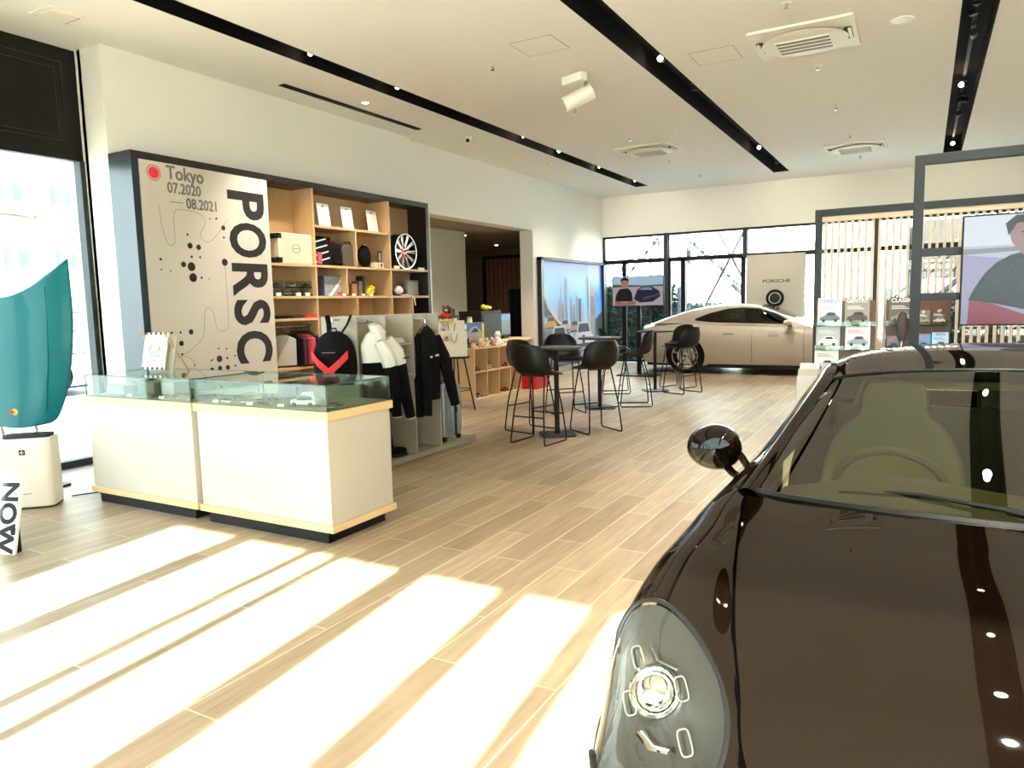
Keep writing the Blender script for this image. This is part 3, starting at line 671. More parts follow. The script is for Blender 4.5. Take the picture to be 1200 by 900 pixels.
q.build('route_lines', parent=P)

# ---- shelf contents
XS = -6.66
t = thing('suitcase', (XS, 6.385, 2.042), 'cream hard shell suitcase lying on its side on the shelf', 'suitcase')
M_cr = mat('cream_shell', '#d9ceb4', .4)
MB().rbox(-.11, .11, -.27, .27, 0.0, .36, .035, M_cr, axis='x').build('shell', parent=t, bev=.01)
q = MB()
for k in range(13): q.tube([(.111, -.23, .03+k*.025), (.111, .23, .03+k*.025)], .004, M_cr, 5)
q.build('ribs', parent=t)
MB().tube([(.113, .06*math.cos(a*PI/12), .18+.05*math.sin(a*PI/12)) for a in range(24)], .003, M_dgrey, 4, closed=True).box(.112, .115, -.045, .045, .178, .184, M_dgrey).build('emblem', parent=t)
for z in (.04, .32):
    for x in (-.05, .08): MB().cyl((x-.02, -.285, z), (x+.02, -.285, z), .028, M_blk, n=14).build('wheel', parent=t)
for z in (.04, .32): MB().box(-.1, .112, -.28, -.22, z-.03, z+.03, M_blk).build('corner_guard', parent=t)
for k, (y, nm) in enumerate(((6.99, 'left'), (7.42, 'middle'), (7.92, 'right'))):
    t = thing('certificate_stand', (XS+.02, y, 2.53), '%s of the three white certificates in clear stands, top shelf' % nm, 'certificate', 'certificates on the top shelf')
    T1 = TR(ry=-.13)
    MB().box(-.004, .0, -.12, .12, .0, .315, M_cglass, T1).build('acrylic_frame', parent=t)
    q = MB().box(.0005, .002, -.105, .105, .015, .3, M_paper, T1)
    q.box(.002, .003, -.012, .012, .255, .28, M_dgrey, T1)
    for r in range(6): q.box(.002, .0025, -.07+.01*(r % 3), .07-.01*(r % 2), .21-r*.025, .214-r*.025, mat('pale_ink', '#b8ae9a', .7), T1)
    q.build('certificate', parent=t)
    MB().box(-.08, 0, -.03, .03, 0, .006, M_cglass).build('foot', parent=t)
# bags and leather goods in the middle row
t = thing('handbag', (XS, 6.86, 2.042), 'black and white patterned tote bag at the left of the middle shelf', 'bag')
q = MB().box(-.07, .07, -.14, .16, 0, .36, M_clth); q.build('body', parent=t, bev=.01)
q = MB()
for k in range(4): q.box(.071, .074, -.13, .15, .06+k*.08, .075+k*.08, M_whcl, TR(rx=.25))
q.build('stripe', parent=t); MB().box(.075, .09, -.1, -.03, .02, .16, mat('pink_tag', '#c8465a', .6)).build('luggage_tag', parent=t)
def daypack(loc, s, m, lab, rz=0):
    t = thing('backpack', loc, lab, 'backpack', rz=rz)
    MB().rbox(-.07*s, .07*s, -.14*s, .14*s, 0, .30*s, .06*s, m, axis='x', n=6).build('body', parent=t, bev=.02*s)
    MB().rbox(.07*s, .09*s, -.10*s, .10*s, .03*s, .16*s, .03*s, m, axis='x').build('front_pocket', parent=t, bev=.006)
    MB().tube([(0, -.03*s, .30*s), (0, -.02*s, .335*s), (0, .02*s, .335*s), (0, .03*s, .30*s)], .006, M_blk, 6).build('handle', parent=t)
    return t
daypack((XS, 7.14, 2.042), .95, M_clth, 'black backpack on the middle shelf behind the olive bag')
t = thing('handbag', (XS+.04, 7.33, 2.042), 'dark olive hard case bag with rounded top on the middle shelf', 'bag')
MB().rbox(-.06, .06, -.13, .15, 0, .28, .07, mat('olive_bag', '#4c4438', .5), axis='x', n=8).build('body', parent=t, bev=.012); MB().tube([(.02, -.05, .28), (.02, -.04, .315), (.02, .06, .315), (.02, .07, .28)], .007, M_blk, 6).build('handle', parent=t)
t = thing('cap', (XS, 7.73, 2.16), 'round black cap on a stand on the middle shelf', 'cap')
MB().ball((0, 0, .04), .06, .12, .15, M_clth).build('crown', parent=t); MB().box(-.03, .03, -.02, .02, -.115, -.05, M_blk).box(-.05, .05, -.06, .06, -.118, -.11, M_blk).build('stand', parent=t); MB().ball((.02, 0, .19), .012, .014, .01, M_whcl).build('button', parent=t)
t = thing('gift_box', (XS+.05, 7.93, 2.042), 'small cream box with pictures right of the round cap', 'box')
MB().box(-.05, .05, -.08, .08, 0, .075, mat('cream_card', '#d8c7a8', .6)).build('carton', parent=t); MB().box(.05, .052, -.05, -.01, .015, .06, M_wood).box(.05, .052, .01, .05, .015, .06, M_lth).build('label', parent=t)
t = thing('tumbler', (XS, 8.05, 2.042), 'tall grey steel tumbler at the right end of the middle shelf', 'tumbler')
MB().lathe([(.03, 0), (.034, .02), (.034, .2), (.03, .22)], mat('tumbler_grey', '#77736c', .35, .6), n=20).build('body', parent=t); MB().lathe([(.031, .22), (.031, .235), (.02, .24)], M_blk, n=20).build('lid', parent=t)
# wheel rim on the shelf
def rim_parts(t, R, w, spokes, m_face, m_bar, T, pair=.0, depth=.25):
    MB().lathe([(R*.93, -w), (R, -w), (R*.97, -w*.4), (R*.93, 0), (R*.97, w*.6), (R, w), (R*.94, w), (R*.90, w*.6), (R*.86, 0), (R*.9, -w)], m_bar, T, 48, cap=False).build('barrel', parent=t)
    q = MB()
    for k in range(spokes):
        a = 2*PI*k/spokes
        for s in ((-pair, pair) if pair else (0,)):
            M = T @ Matrix.Rotation(a+s, 4, 'Z')
            h = R*.028 if pair else R*.075
            q.add([(R*.13, -h*1.6, w*.55), (R*.93, -h, w*.9), (R*.93, h, w*.9), (R*.13, h*1.6, w*.55), (R*.13, -h*1.6, w*.2), (R*.93, -h*1.2, w*.55), (R*.93, h*1.2, w*.55), (R*.13, h*1.6, w*.2)],
                  [(0, 1, 2, 3), (4, 7, 6, 5), (0, 4, 5, 1), (2, 6, 7, 3), (1, 5, 6, 2)], m_face, M)
    q.lathe([(R*.2, w*.1), (R*.2, w*.6), (R*.15, w*.7)], m_face, T, 24); q.lathe([(R*.98, w*.92), (R*1.0, w*1.02), (R*.94, w*1.02), (R*.93, w*.92)], m_face, T, 48, cap=False)
    q.build('spokes', parent=t)
    MB().lathe([(R*.1, w*.7), (R*.1, w*.78), (R*.06, w*.82)], M_red if R < .3 else M_blk, T, 20).build('centre_cap', parent=t)
t = thing('wheel_rim', (XS, 8.39, 2.30), 'multi spoke alloy wheel rim with red centre on the shelf', 'wheel rim')
TX = FR((0, .15, 0), (0, 1, 0), (0, 0, 1))
rim_parts(t, .255, .09, 10, mat('rim_silver', '#c9c3ba', .25, .8), M_blk, TX, .07)
q = MB()
for k in range(5): q.box(.03, .12, -.012, .012, .02, .03, M_red, TX @ Matrix.Rotation(2*PI*k/5+.3, 4, 'Z') @ TR((0, 0, .03)))
q.build('red_bolts', parent=t)
small(MB().box(XS+.09, XS+.12, 8.24, 8.34, 2.042, 2.085, M_paper), 'price_card', 'white price card in front of the wheel rim', 'price card')
small(MB().box(XS+.09, XS+.12, 8.80, 8.93, 2.042, 2.075, M_paper), 'price_card', 'white price card right of the wheel rim', 'price card')
# lower row
t = thing('toy_box', (XS, 7.0, 1.662), 'large picture toy box with a red and white ribbon', 'box')
MB().box(-.08, .05, -.12, .20, 0, .26, mat('box_blue', '#4c5a72', .5)).build('carton', parent=t, bev=.003)
q = MB().box(.051, .053, -.11, .19, .01, .25, mat('box_pic', '#8d8f94', .5, noise=.5, nscale=25)); q.box(.051, .055, -.02, .02, -.05, .31, M_whcl, TR((0, 0, .02), rx=-.8)); q.box(.051, .054, .11, .19, .02, .05, M_red)
q.build('picture', parent=t)
for k, (y, w, h, c, nm) in enumerate(((7.30, .06, .22, '#3a322c', 'black tall'), (7.44, .10, .16, '#9a6238', 'orange brown'), (7.56, .07, .20, '#6b5a4c', 'grey brown'), (7.635, .05, .27, '#2c2b2c', 'slim black'))):
    t = thing('book', (XS, y, 1.662), nm+' boxed book standing on the lower middle shelf', 'book')
    MB().box(-.07, .06, -w/2, w/2, 0, h, mat('cover%d' % k, c, .5)).build('cover', parent=t, bev=.003); MB().box(-.065, .0, -w/2+.006, w/2-.006, h-.006, h+.001, M_paper).build('pages', parent=t)
t = thing('plush_toy', (XS, 7.79, 1.662), 'round bright yellow plush toy on the lower middle shelf', 'plush toy')
q = MB().ball((0, 0, .07), .07, .07, .07, M_yel)
for a in range(9): q.ball((.04*math.cos(a), .06*math.sin(a*2.1), .07+.05*math.cos(a*1.7)), .03, .03, .03, M_yel, n=8, k=6)
q.build('body', parent=t)
MB().ball((.065, -.02, .08), .008, .008, .008, M_blk).ball((.065, .02, .08), .008, .008, .008, M_blk).build('eyes', parent=t)
t = thing('cap', (XS, 8.46, 1.662), 'white and navy cap lying on the lower right shelf', 'cap')
q = MB().ball((0, 0, .05), .09, .12, .09, mat('navy_cloth', '#24294a', .8)); q.build('crown', parent=t)
MB().ball((.03, -.06, .08), .07, .07, .065, M_whcl).build('front_panel', parent=t); MB().ball((.09, .02, .012), .07, .09, .01, M_whcl).build('brim', parent=t)
t = thing('picture_tin', (XS-.04, 8.79, 1.662), 'square pale green picture tin on the lower right shelf', 'tin')
MB().box(-.03, .03, -.14, .15, 0, .23, mat('tin_green', '#8a9484', .4)).build('tin', parent=t, bev=.004); MB().box(.03, .032, -.11, .12, .03, .20, mat('tin_pic', '#b5b2a2', .5, noise=.5, nscale=30)).build('picture', parent=t)
t = thing('lanyard', (XF+.025, 8.58, 1.64), 'white strap lanyard hanging over the edge of the lower shelf', 'lanyard')
MB().tube([(-.06, -.02, .02), (-.01, -.01, .025), (.012, 0, -.02), (.012, .02, -.12)], .009, M_whcl, 6).build('strap', parent=t)
for k, y in enumerate((7.33, 7.52, 7.68, 7.15)):
    small(MB().box(XS+.1, XS+.12, y, y+.05, 1.662, 1.69, M_paper), 'price_card', 'white price card on the lower middle shelf, %s' % ('before the black book', 'between the books', 'before the yellow plush toy', 'before the ribboned toy box')[k], 'price card')
# model cars in clear boxes
cols = ['#7a7468', '#8f8a80', '#4c4a48', '#a79a80', '#34322f', '#6f8296', '#2a292c']
MC = None; names = ['bottom left', 'bottom centre left', 'bottom centre right', 'bottom right', 'top left', 'top centre', 'top right']
pos = [(6.13, 0), (6.29, 0), (6.44, 0), (6.60, 0), (6.11, .095), (6.36, .095), (6.58, .095)]
for k, (y, z) in enumerate(pos):
    t = thing('boxed_model_car', (XS+.03, y, 1.662+z), 'miniature car in a clear box, %s of the stack below the suitcase' % names[k], 'model car', 'boxed model cars')
    MB().box(-.05, .05, -.065, .065, 0, .018, M_blk).build('base', parent=t)
    MB().box(-.048, .048, -.063, .063, .018, .088, M_cglass).build('clear_cover', parent=t)
    m = mat('mini%d' % k, cols[k], .3)
    q = MB().rbox(-.02, .02, -.052, .052, .024, .044, .01, m); q.ball((0, .004, .044), .017, .032, .016, M_blk, n=10, k=6); q.build('miniature', parent=t)
for k, y in enumerate((6.06, 6.37, 6.52, 6.67)):
    if k != 3: small(MB().box(XS+.11, XS+.13, y-.03, y+.03, 1.662, 1.70, M_paper), 'price_card', 'white price card under the boxed model cars, %s' % ('left end', 'middle', 'right of middle')[k], 'price card')
# folded shirts
for k, (y, m, nm) in enumerate(((6.12, M_clth, 'dark grey'), (6.36, M_dgrey, 'charcoal'), (6.56, M_red, 'bright red'))):
    t = thing('folded_shirt', (XS, y, 1.397), nm+' folded shirt on the shelf above the clothes rail', 'shirt')
    MB().rbox(-.12, .13, -.09, .09, 0, .02, .02, m).build('lower_fold', parent=t); MB().rbox(-.115, .12, -.085, .085, .021, .036, .02, m).build('upper_fold', parent=t)
# garments on the rail
gar = [(6.17, M_grcl, 'pale grey polo shirt', 1), (6.33, M_clth, 'black shirt next to the grey polo', 0), (6.37, mat('maroon', '#5b1f2c', .85), 'maroon shirt', 0), (6.41, mat('navy', '#232338', .85), 'navy shirt', 0), (6.45, M_red, 'red shirt, the left of two', 0), (6.49, mat('scarlet', '#d63a34', .85), 'scarlet shirt, the right of two', 0), (6.53, mat('rose', '#b9606a', .85), 'faded rose shirt', 0), (6.57, M_clth, 'black shirt at the right end', 0), (6.61, M_dgrey, 'charcoal shirt, last on the rail', 0)]
for k, (y, m, nm, wide) in enumerate(gar):
    t = thing('hanging_shirt', (XF-.12, y, 1.29), nm+' on the clothes rail in the shelving', 'shirt', 'shirts on the rail')
    sh_ = .5 if wide else .35
    pts = [(0, -.085), (.05, -.085), (.16, -.14), (.155, -.46), (-.155, -.46), (-.16, -.14), (-.05, -.085)]
    Tt = Matrix.Rotation(.12 if not wide else .95, 4, 'Z') @ FR((0, 0, 0), (1, 0, 0), (0, 0, 1))
    MB().prism(pts, -.014, .014, m, Tt).build('garment', parent=t, bev=.015)
    MB().tube([(0, 0, 0), (.012, .02, 0), (0, .035, 0), (-.012, .02, 0)], .003, M_blk, 5, T=Tt).tube([(0, -.0, 0), (0, -.05, 0), (.14, -.12, 0), (-.14, -.12, 0), (0, -.05, 0)], .006, M_blk, 5, T=Tt).build('hanger', parent=t)
# ================================================================ ISLAND PARTITION SHELF
M_isl = mat('island_grey', '#a9a08c', .55); M_isl2 = mat('island_edge', '#948b7a', .55)
I = thing('island_shelf', (-4.5, 5.3, 0), 'grey beige partition shelf unit with open bays behind the counter', 'shelf unit')
def ip(b, name, **k):
    for i, v in enumerate(b.v): b.v[i] = (v[0]+4.5, v[1]-5.3, v[2])
    return b.build(name, parent=I, **k)
ip(MB().box(-4.95, -4.30, 4.85, 6.72, .012, .065, M_isl2).box(-4.9, -4.34, 4.9, 6.66, 0, .012, M_blk), 'base', bev=.002)
ip(MB().box(-4.72, -4.70, 4.86, 6.08, .065, 1.43, M_isl), 'back_board')
for y in (4.86, 5.25, 5.66, 6.08): ip(MB().box(-4.72, -4.31, y-.01, y+.01, .065, 1.43, M_isl), 'divider', bev=.001)
for z in (1.15, .85, .57): ip(MB().box(-4.70, -4.32, 5.26, 5.65, z-.012, z+.012, M_isl), 'shelf')
for y in (5.05, 5.86): ip(MB().cyl((-4.70, y, 1.375), (-4.36, y, 1.375), .009, M_steel).cyl((-4.37, y, 1.375), (-4.355, y, 1.375), .018, M_steel), 'hook')
ip(MB().cyl((-4.5, 4.85, 1.40), (-4.5, 4.76, 1.40), .009, M_steel), 'hook')
for k, (z, m, nm) in enumerate(((1.163, M_whcl, 'white folded shirts on the top shelf of the grey unit'), (.863, mat('dusty_rose', '#a88a86', .85), 'dusty pink folded shirts on the middle shelf of the grey unit'))):
    t = thing('folded_shirt', (-4.46, 5.45, z), nm, 'shirt')
    MB().rbox(-.11, .11, -.14, .14, 0, .022, .02, m).build('lower_fold', parent=t); MB().rbox(-.105, .1, -.135, .13, .023, .042, .02, m).build('upper_fold', parent=t)
t = thing('sports_bag', (-4.45, 5.46, .583), 'dark patterned sports bag on the lowest shelf of the grey unit', 'bag')
MB().ball((0, 0, .075), .11, .15, .075, M_clth, e=.7).build('body', parent=t); MB().tube([(.1, -.07, .08), (.11, -.04, .14), (.11, .04, .14), (.1, .07, .08)], .006, M_grcl, 5).build('handle', parent=t); MB().box(.10, .113, -.06, .06, .05, .056, M_grcl).build('stripe', parent=t)
# black backpack with red cross straps
t = thing('backpack', (-4.45, 4.72, .84), 'black backpack with bright red diagonal bands hanging on the grey unit', 'backpack', rz=-1.25)
rows = []
for z, hw, d in ((0, .17, .04), (.05, .20, .10), (.2, .21, .12), (.34, .19, .10), (.43, .135, .07), (.465, .055, .03)):
    rows.append([(d*math.cos(a), hw*math.sin(a), z) for a in np.linspace(-PI, PI, 15)[:-1]])
MB().grid(rows, M_clth, closed=True).build('body', parent=t, sub=1)
q = MB(); rb = mat('red_band', '#d8231e', .6)
def band(pts, w=.035):
    vs = []
    for (y, z, x) in pts: vs += [(x, y, z+w), (x, y, z-w)]
    fs = [(2*i, 2*i+1, 2*i+3, 2*i+2) for i in range(len(pts)-1)]
    q.add(vs, fs, rb)
band([(-.175, .27, .085), (-.1, .20, .125), (.0, .12, .137), (.10, .03, .125)]); band([(.16, .27, .085), (.1, .2, .127), (.0, .12, .139), (-.13, .02, .11)])
q.build('red_band', parent=t, solid=.006)
MB().tube([(-.02, -.05, .43), (-.06, -.07, .52), (-.10, -.10, .60)], .022, M_clth, 8, flat=.4).tube([(-.02, .05, .43), (-.06, .10, .52), (-.10, .12, .60)], .022, M_clth, 8, flat=.4).build('strap', parent=t)
MB().tube([(.0, -.03, .455), (0, -.02, .49), (0, .02, .49), (0, .03, .455)], .008, M_blk, 6).build('handle', parent=t)
MB().box(.12, .128, -.06, .06, .285, .289, M_grcl).build('zip', parent=t)
def sleeve(q, pts, r, m): q.tube(pts, r[0], m, 10, radii=r)
def torso(q, rowsdef, m):
    rows = []
    for (x, y, z, rx, ry) in rowsdef: rows.append([(x+rx*math.cos(a)*(1+.08*math.sin(5*a+z*9)), y+ry*math.sin(a), z) for a in np.linspace(-PI, PI, 21)[:-1]])
    q.grid(rows, m, closed=True)
# jacket 1: white yoke, black body
t = thing('jacket', (-4.27, 5.04, 0), 'black hooded jacket with white shoulders hanging on the grey unit', 'jacket')
q = MB(); torso(q, [(0, 0, 1.30, .02, .03), (.0, 0, 1.27, .06, .09), (.0, .0, 1.18, .09, .16), (.02, 0, 1.02, .10, .17)], M_whcl); q.build('yoke', parent=t)
q = MB(); torso(q, [(.02, 0, 1.02, .101, .171), (.02, .0, .85, .10, .165), (.02, .0, .62, .10, .17), (.02, .0, .56, .095, .165)], M_clth); q.build('body', parent=t)
q = MB(); torso(q, [(0, -.02, 1.36, .015, .015), (.02, -.02, 1.345, .05, .06), (.05, -.01, 1.29, .06, .08), (.07, .0, 1.22, .04, .05)], M_whcl); q.build('hood', parent=t)
q = MB(); sleeve(q, [(.06, .10, 1.22), (.10, .17, 1.10), (.12, .19, .98)], [.05, .07, .065], M_whcl); sleeve(q, [(.12, .19, .98), (.13, .23, .75), (.14, .30, .48)], [.066, .06, .045], M_clth); q.build('sleeve', parent=t)
q = MB(); sleeve(q, [(.10, -.06, 1.2), (.15, -.02, 1.08), (.16, 0, .98)], [.05, .068, .062], M_whcl); sleeve(q, [(.16, 0, .98), (.17, .03, .75), (.16, .08, .52)], [.063, .06, .045], M_clth); q.build('sleeve', parent=t)
MB().tube([(.14, .30, .484), (.14, .302, .476)], .047, M_whcl, 10).tube([(.16, .08, .524), (.16, .081, .516)], .047, M_whcl, 10).box(.19, .192, .16, .25, 1.035, 1.05, M_dgrey).build('cuff_mark', parent=t)
MB().tube([(-.1, 0, 1.375), (0, 0, 1.372), (.0, 0, 1.33)], .006, M_steel, 6).build('hanger_loop', parent=t)
t = thing('trousers', (-4.33, 5.02, 0), 'black sports trousers hanging below the white shouldered jacket', 'trousers')
q = MB(); sleeve(q, [(0, -.07, .62), (0, -.06, .45), (.01, -.05, .27)], [.075, .07, .06], M_clth); sleeve(q, [(0, .07, .62), (0, .08, .45), (.01, .09, .27)], [.075, .07, .06], M_clth); q.build('legs', parent=t)
MB().tube([(.01, -.05, .305), (.01, -.05, .295)], .064, M_whcl, 10).build('stripe', parent=t)
t = thing('sports_shoe', (-4.40, 5.42, .065), 'black sports shoe on the base of the grey unit', 'shoe', rz=1.2)
MB().ball((0, 0, .05), .13, .045, .045, M_clth, e=.8).ball((-.06, 0, .09), .05, .04, .06, M_clth).build('upper', parent=t); MB().ball((0, 0, .015), .14, .05, .016, M_dgrey, e=.6).build('sole', parent=t)
t = thing('shoe_bag', (-4.46, 5.36, .065), 'dark patterned shoe bag leaning behind the black shoe', 'bag')
MB().rbox(-.04, .05, -.06, .06, 0, .2, .02, M_clth).build('body', parent=t, bev=.01); MB().tube([(0, -.02, .2), (0, 0, .24), (0, .02, .2)], .004, M_grcl, 5).build('cord', parent=t)
# jacket 2: all black
t = thing('jacket', (-4.28, 5.82, 0), 'plain black jacket with small white chest marks on the grey unit', 'jacket')
q = MB(); torso(q, [(0, 0, 1.31, .02, .03), (0, 0, 1.28, .05, .07), (0, .0, 1.2, .08, .15), (.02, 0, 1.0, .09, .16), (.02, 0, .7, .09, .16), (.02, 0, .58, .08, .155)], M_clth); q.build('body', parent=t)
q = MB(); sleeve(q, [(.05, .10, 1.20), (.09, .17, 1.0), (.12, .22, .75), (.13, .29, .50)], [.05, .065, .06, .05], M_clth); q.build('sleeve', parent=t)
q = MB(); sleeve(q, [(.06, -.10, 1.2), (.08, -.14, 1.0), (.09, -.13, .7), (.08, -.12, .44)], [.05, .06, .055, .045], M_clth); q.build('sleeve', parent=t)
MB().box(.112, .114, -.11, -.05, 1.0, 1.02, M_whcl).box(.112, .114, .0, .06, 1.01, 1.03, M_whcl).build('chest_mark', parent=t)
MB().tube([(-.1, .0, 1.375), (0, 0, 1.372), (.0, .0, 1.3)], .005, M_steel, 6).tube([(.01, -.12, 1.24), (.0, 0, 1.33), (.01, .12, 1.24)], .01, M_dwood, 6).build('hanger', parent=t)
t = thing('trousers', (-4.30, 5.75, 0), 'narrow black trousers hanging under the plain black jacket', 'trousers')
q = MB(); sleeve(q, [(0, -.05, .8), (0, -.05, .6), (0, -.05, .42)], [.055, .05, .045], M_clth); sleeve(q, [(0, .06, .8), (0, .06, .6), (.01, .06, .42)], [.055, .05, .045], M_clth); q.build('legs', parent=t)
MB().box(-.04, .04, -.09, .1, .79, .82, M_clth).build('waistband', parent=t)
# silver suitcase
t = thing('suitcase', (-4.48, 6.36, .066), 'upright silver aluminium suitcase with black belt on the unit base', 'suitcase')
M_sil = mat('alu_shell', '#9aa0a6', .3, .8)
MB().rbox(-.13, .13, -.165, .165, .055, .60, .035, M_sil).build('shell', parent=t, bev=.012)
q = MB()
for k in range(9):
    q.box(.129, .133, -.14+k*.035, -.13+k*.035, .09, .57, M_sil)
    q.box(-.12+k*.028, -.113+k*.028, -.169, -.164, .09, .57, M_sil)
q.build('ribs', parent=t)
q = MB().box(-.135, .137, .03, .055, .05, .605, M_blk); q.box(.134, .142, .02, .065, .3, .36, M_blk); q.build('belt', parent=t)
MB().box(-.05, .05, -.18, -.165, .2, .3, M_blk).box(-.05, -.035, -.06, .06, .60, .625, M_blk).build('handle', parent=t)
for sx in (-1, 1):
    for sy in (-1, 1): MB().cyl((sx*.1-.015, sy*.13, .027), (sx*.1+.015, sy*.13, .027), .027, M_blk, n=14).build('wheel', parent=t)

# ================================================================ ROUND STOOL WITH BAGS
t = thing('round_stool', (-5.82, 8.62, 0), 'black round bar stool with four slim legs under paper bags', 'stool')
MB().lathe([(.02, .755), (.19, .755), (.2, .765), (.2, .78), (.19, .787), (.02, .787)], M_blk, n=32).build('seat', parent=t)
for a in range(4):
    th = a*PI/2+.4; MB().cyl((.12*math.cos(th), .12*math.sin(th), .755), (.26*math.cos(th), .26*math.sin(th), 0), .011, M_blk, n=8).build('leg', parent=t)
MB().tube([(.2*math.cos(k*PI/16), .2*math.sin(k*PI/16), .3) for k in range(32)], .007, M_blk, 6, closed=True).build('foot_ring', parent=t)
M_bag = mat('paper_bag', '#cfc8b8', .6)
def paper_bag(loc, w, d, h, rz, lab):
    t = thing('paper_bag', loc, lab, 'bag', rz=rz)
    vs = [(-w/2, -d/2, 0), (w/2, -d/2, 0), (w/2, d/2, 0), (-w/2, d/2, 0), (-w/2, -d/3, h), (w/2, -d/3, h), (w/2, d/3, h), (-w/2, d/3, h)]
    MB().add(vs, [(0, 1, 2, 3)[::-1], (0, 1, 5, 4), (1, 2, 6, 5), (2, 3, 7, 6), (3, 0, 4, 7)], M_bag).build('body', parent=t, solid=.003)
    MB().tube([(-w*.12, -d/2.6-.004, h*.93), (-w*.06, -d/2.3-.014, h*.60), (0, -d/2.2-.016, h*.52), (w*.07, -d/2.3-.014, h*.60), (w*.16, -d/2.6-.004, h*.93)], .004, M_dgrey, 6).build('handle', parent=t)
    q = MB(); cm = mat('stamp', '#8a4a5a', .7); M = TR((-w*.28, -d/2.35-.008, h*.75), rx=PI/2-.05)
    q.tube([(.045*math.cos(a*PI/12), .045*math.sin(a*PI/12), 0) for a in range(24)], .003, cm, 4, T=M, closed=True); q.text('21', .05, M_blk, M, .001)
    q.box(-.02, .02, -.015, .015, 0, .002, cm, M @ TR((.0, 0, -.001)))
    q.build('stamp', parent=t)
paper_bag((-5.77, 8.52, .788), .36, .14, .36, .55, 'front white paper bag with round stamp and rope handle on the stool')
paper_bag((-5.92, 8.68, .788), .38, .14, .50, .55, 'taller white paper bag behind the stamped bag on the stool')
t = thing('teddy_bear', (-5.98, 8.64, 1.289), 'small brown teddy bear with red shirt on top of the bags', 'teddy bear', rz=.8)
M_bear = mat('bear_fur', '#6b3826', .9, bump=.5, nscale=60)
MB().ball((0, 0, .16), .05, .048, .05, M_bear).ball((-.035, 0, .205), .016, .01, .016, M_bear).ball((.035, 0, .205), .016, .01, .016, M_bear).ball((-.05, -.04, .03), .022, .04, .02, M_bear).ball((.05, -.04, .03), .022, .04, .02, M_bear).build('body', parent=t)
MB().ball((0, 0, .08), .048, .04, .05, M_red).ball((-.05, -.01, .09), .025, .018, .018, M_red).ball((.05, -.01, .09), .025, .018, .018, M_red).build('shirt', parent=t)
MB().ball((0, -.042, .15), .024, .018, .018, mat('muzzle', '#dcc8a8', .9)).build('muzzle', parent=t)
MB().rbox(-.10, .10, -.08, .08, -.0, .02, .03, M_yel).build('base_cushion', parent=t)
# ================================================================ CUBE SHELF
C = thing('cube_shelf', (-6.35, 10.4, 0), 'low light wood cube shelf with eight bays near the opening', 'shelf')
def cp(b, name, **k): return b.build(name, parent=C, **k)
cp(MB().box(-.22, .2, -.77, .77, .80, .82, M_wood2), 'top', bev=.002); cp(MB().box(-.22, .2, -.77, .77, 0, .02, M_wood2), 'bottom', bev=.002)
cp(MB().box(-.22, -.205, -.77, .77, .02, .80, M_wood2), 'back')
for k in range(5): cp(MB().box(-.205, .2, -.77+k*.38, -.75+k*.38, .02, .80, M_wood2), 'divider')
cp(MB().box(-.2, .2, -.75, .75, .425, .445, M_wood2), 'shelf')
def plush(loc, cols, lab, s=1, rz=0, name='plush_toy'):
    t = thing(name, loc, lab, 'plush toy', rz=rz); m = mat('pl'+cols[0], cols[0], .9); m2 = mat('pl'+cols[1], cols[1], .9)
    MB().ball((0, 0, .05*s), .05*s, .045*s, .05*s, m).ball((.045*s, -.02*s, .02*s), .025*s, .035*s, .018*s, m).ball((-.045*s, -.02*s, .02*s), .025*s, .035*s, .018*s, m).build('body', parent=t)
    MB().ball((0, 0, .12*s), .045*s, .042*s, .042*s, m2).ball((-.03*s, 0, .155*s), .014*s, .01*s, .016*s, m2).ball((.03*s, 0, .155*s), .014*s, .01*s, .016*s, m2).build('head', parent=t)
    MB().ball((-.015*s, -.04*s, .125*s), .005*s, .004*s, .005*s, M_blk).ball((.015*s, -.04*s, .125*s), .005*s, .004*s, .005*s, M_blk).build('eyes', parent=t)
R90 = PI/2
P1 = [((-6.22, 9.72, .822), ('#d9cdbf', '#c77a6a'), 'pink faced plush toy at the left front of the cube shelf top'), ((-6.2, 9.9, .822), ('#c9a98a', '#e2cdb4'), 'tan plush toy on the cube shelf, front row'), ((-6.19, 10.08, .822), ('#e6ddd0', '#d6bfae'), 'cream plush toy in the middle of the cube shelf top'),
      ((-6.2, 10.26, .822), ('#b9785a', '#dcc0a4'), 'reddish plush toy right of the cream one on the cube shelf'), ((-6.22, 10.46, .822), ('#e9e4da', '#f0ece4'), 'white plush toy near the right end of the cube shelf top'), ((-6.32, 9.82, .822), ('#a2584c', '#e0d2c0'), 'dark pink plush toy in the back row of the cube shelf top'),
      ((-6.3, 10.62, .822), ('#f0ece4', '#e5dfd6'), 'tall white plush toy at the right end of the cube shelf top'), ((-6.25, 10.22, .447), ('#b8aaa0', '#8a7a70'), 'grey brown plush toy in an upper bay of the cube shelf')]
for p, c, l in P1: plush(p, c, l, .9 if 'tall' not in l else 1.4, R90)
t = thing('toy_car_box', (-6.38, 9.98, .822), 'large boxed toy race car picture carton on the cube shelf', 'box')
MB().box(-.07, .0, -.30, .34, 0, .40, mat('carton_blue', '#28458a', .4)).build('carton', parent=t, bev=.003)
q = MB().prism([(-.25, .06), (-.24, .2), (-.05, .32), (.1, .34), (.24, .25), (.28, .12), (.15, .05)], 0, .002, mat('car_grey', '#8d8c8c', .5), WALLX((.001, 0, 0)))
q.prism([(-.08, .24), (.03, .31), (.12, .3), (.16, .24)], .002, .003, M_blk, WALLX((.001, 0, 0))); q.lathe([(.05, 0), (.05, .002)], M_blk, WALLX((.003, -.15, .1)), 20); q.lathe([(.05, 0), (.05, .002)], M_blk, WALLX((.003, .17, .08)), 20)
q.box(0, .004, .27, .33, .02, .38, M_yel); q.box(0, .004, -.29, -.2, .3, .38, M_whcl)
q.build('picture', parent=t)
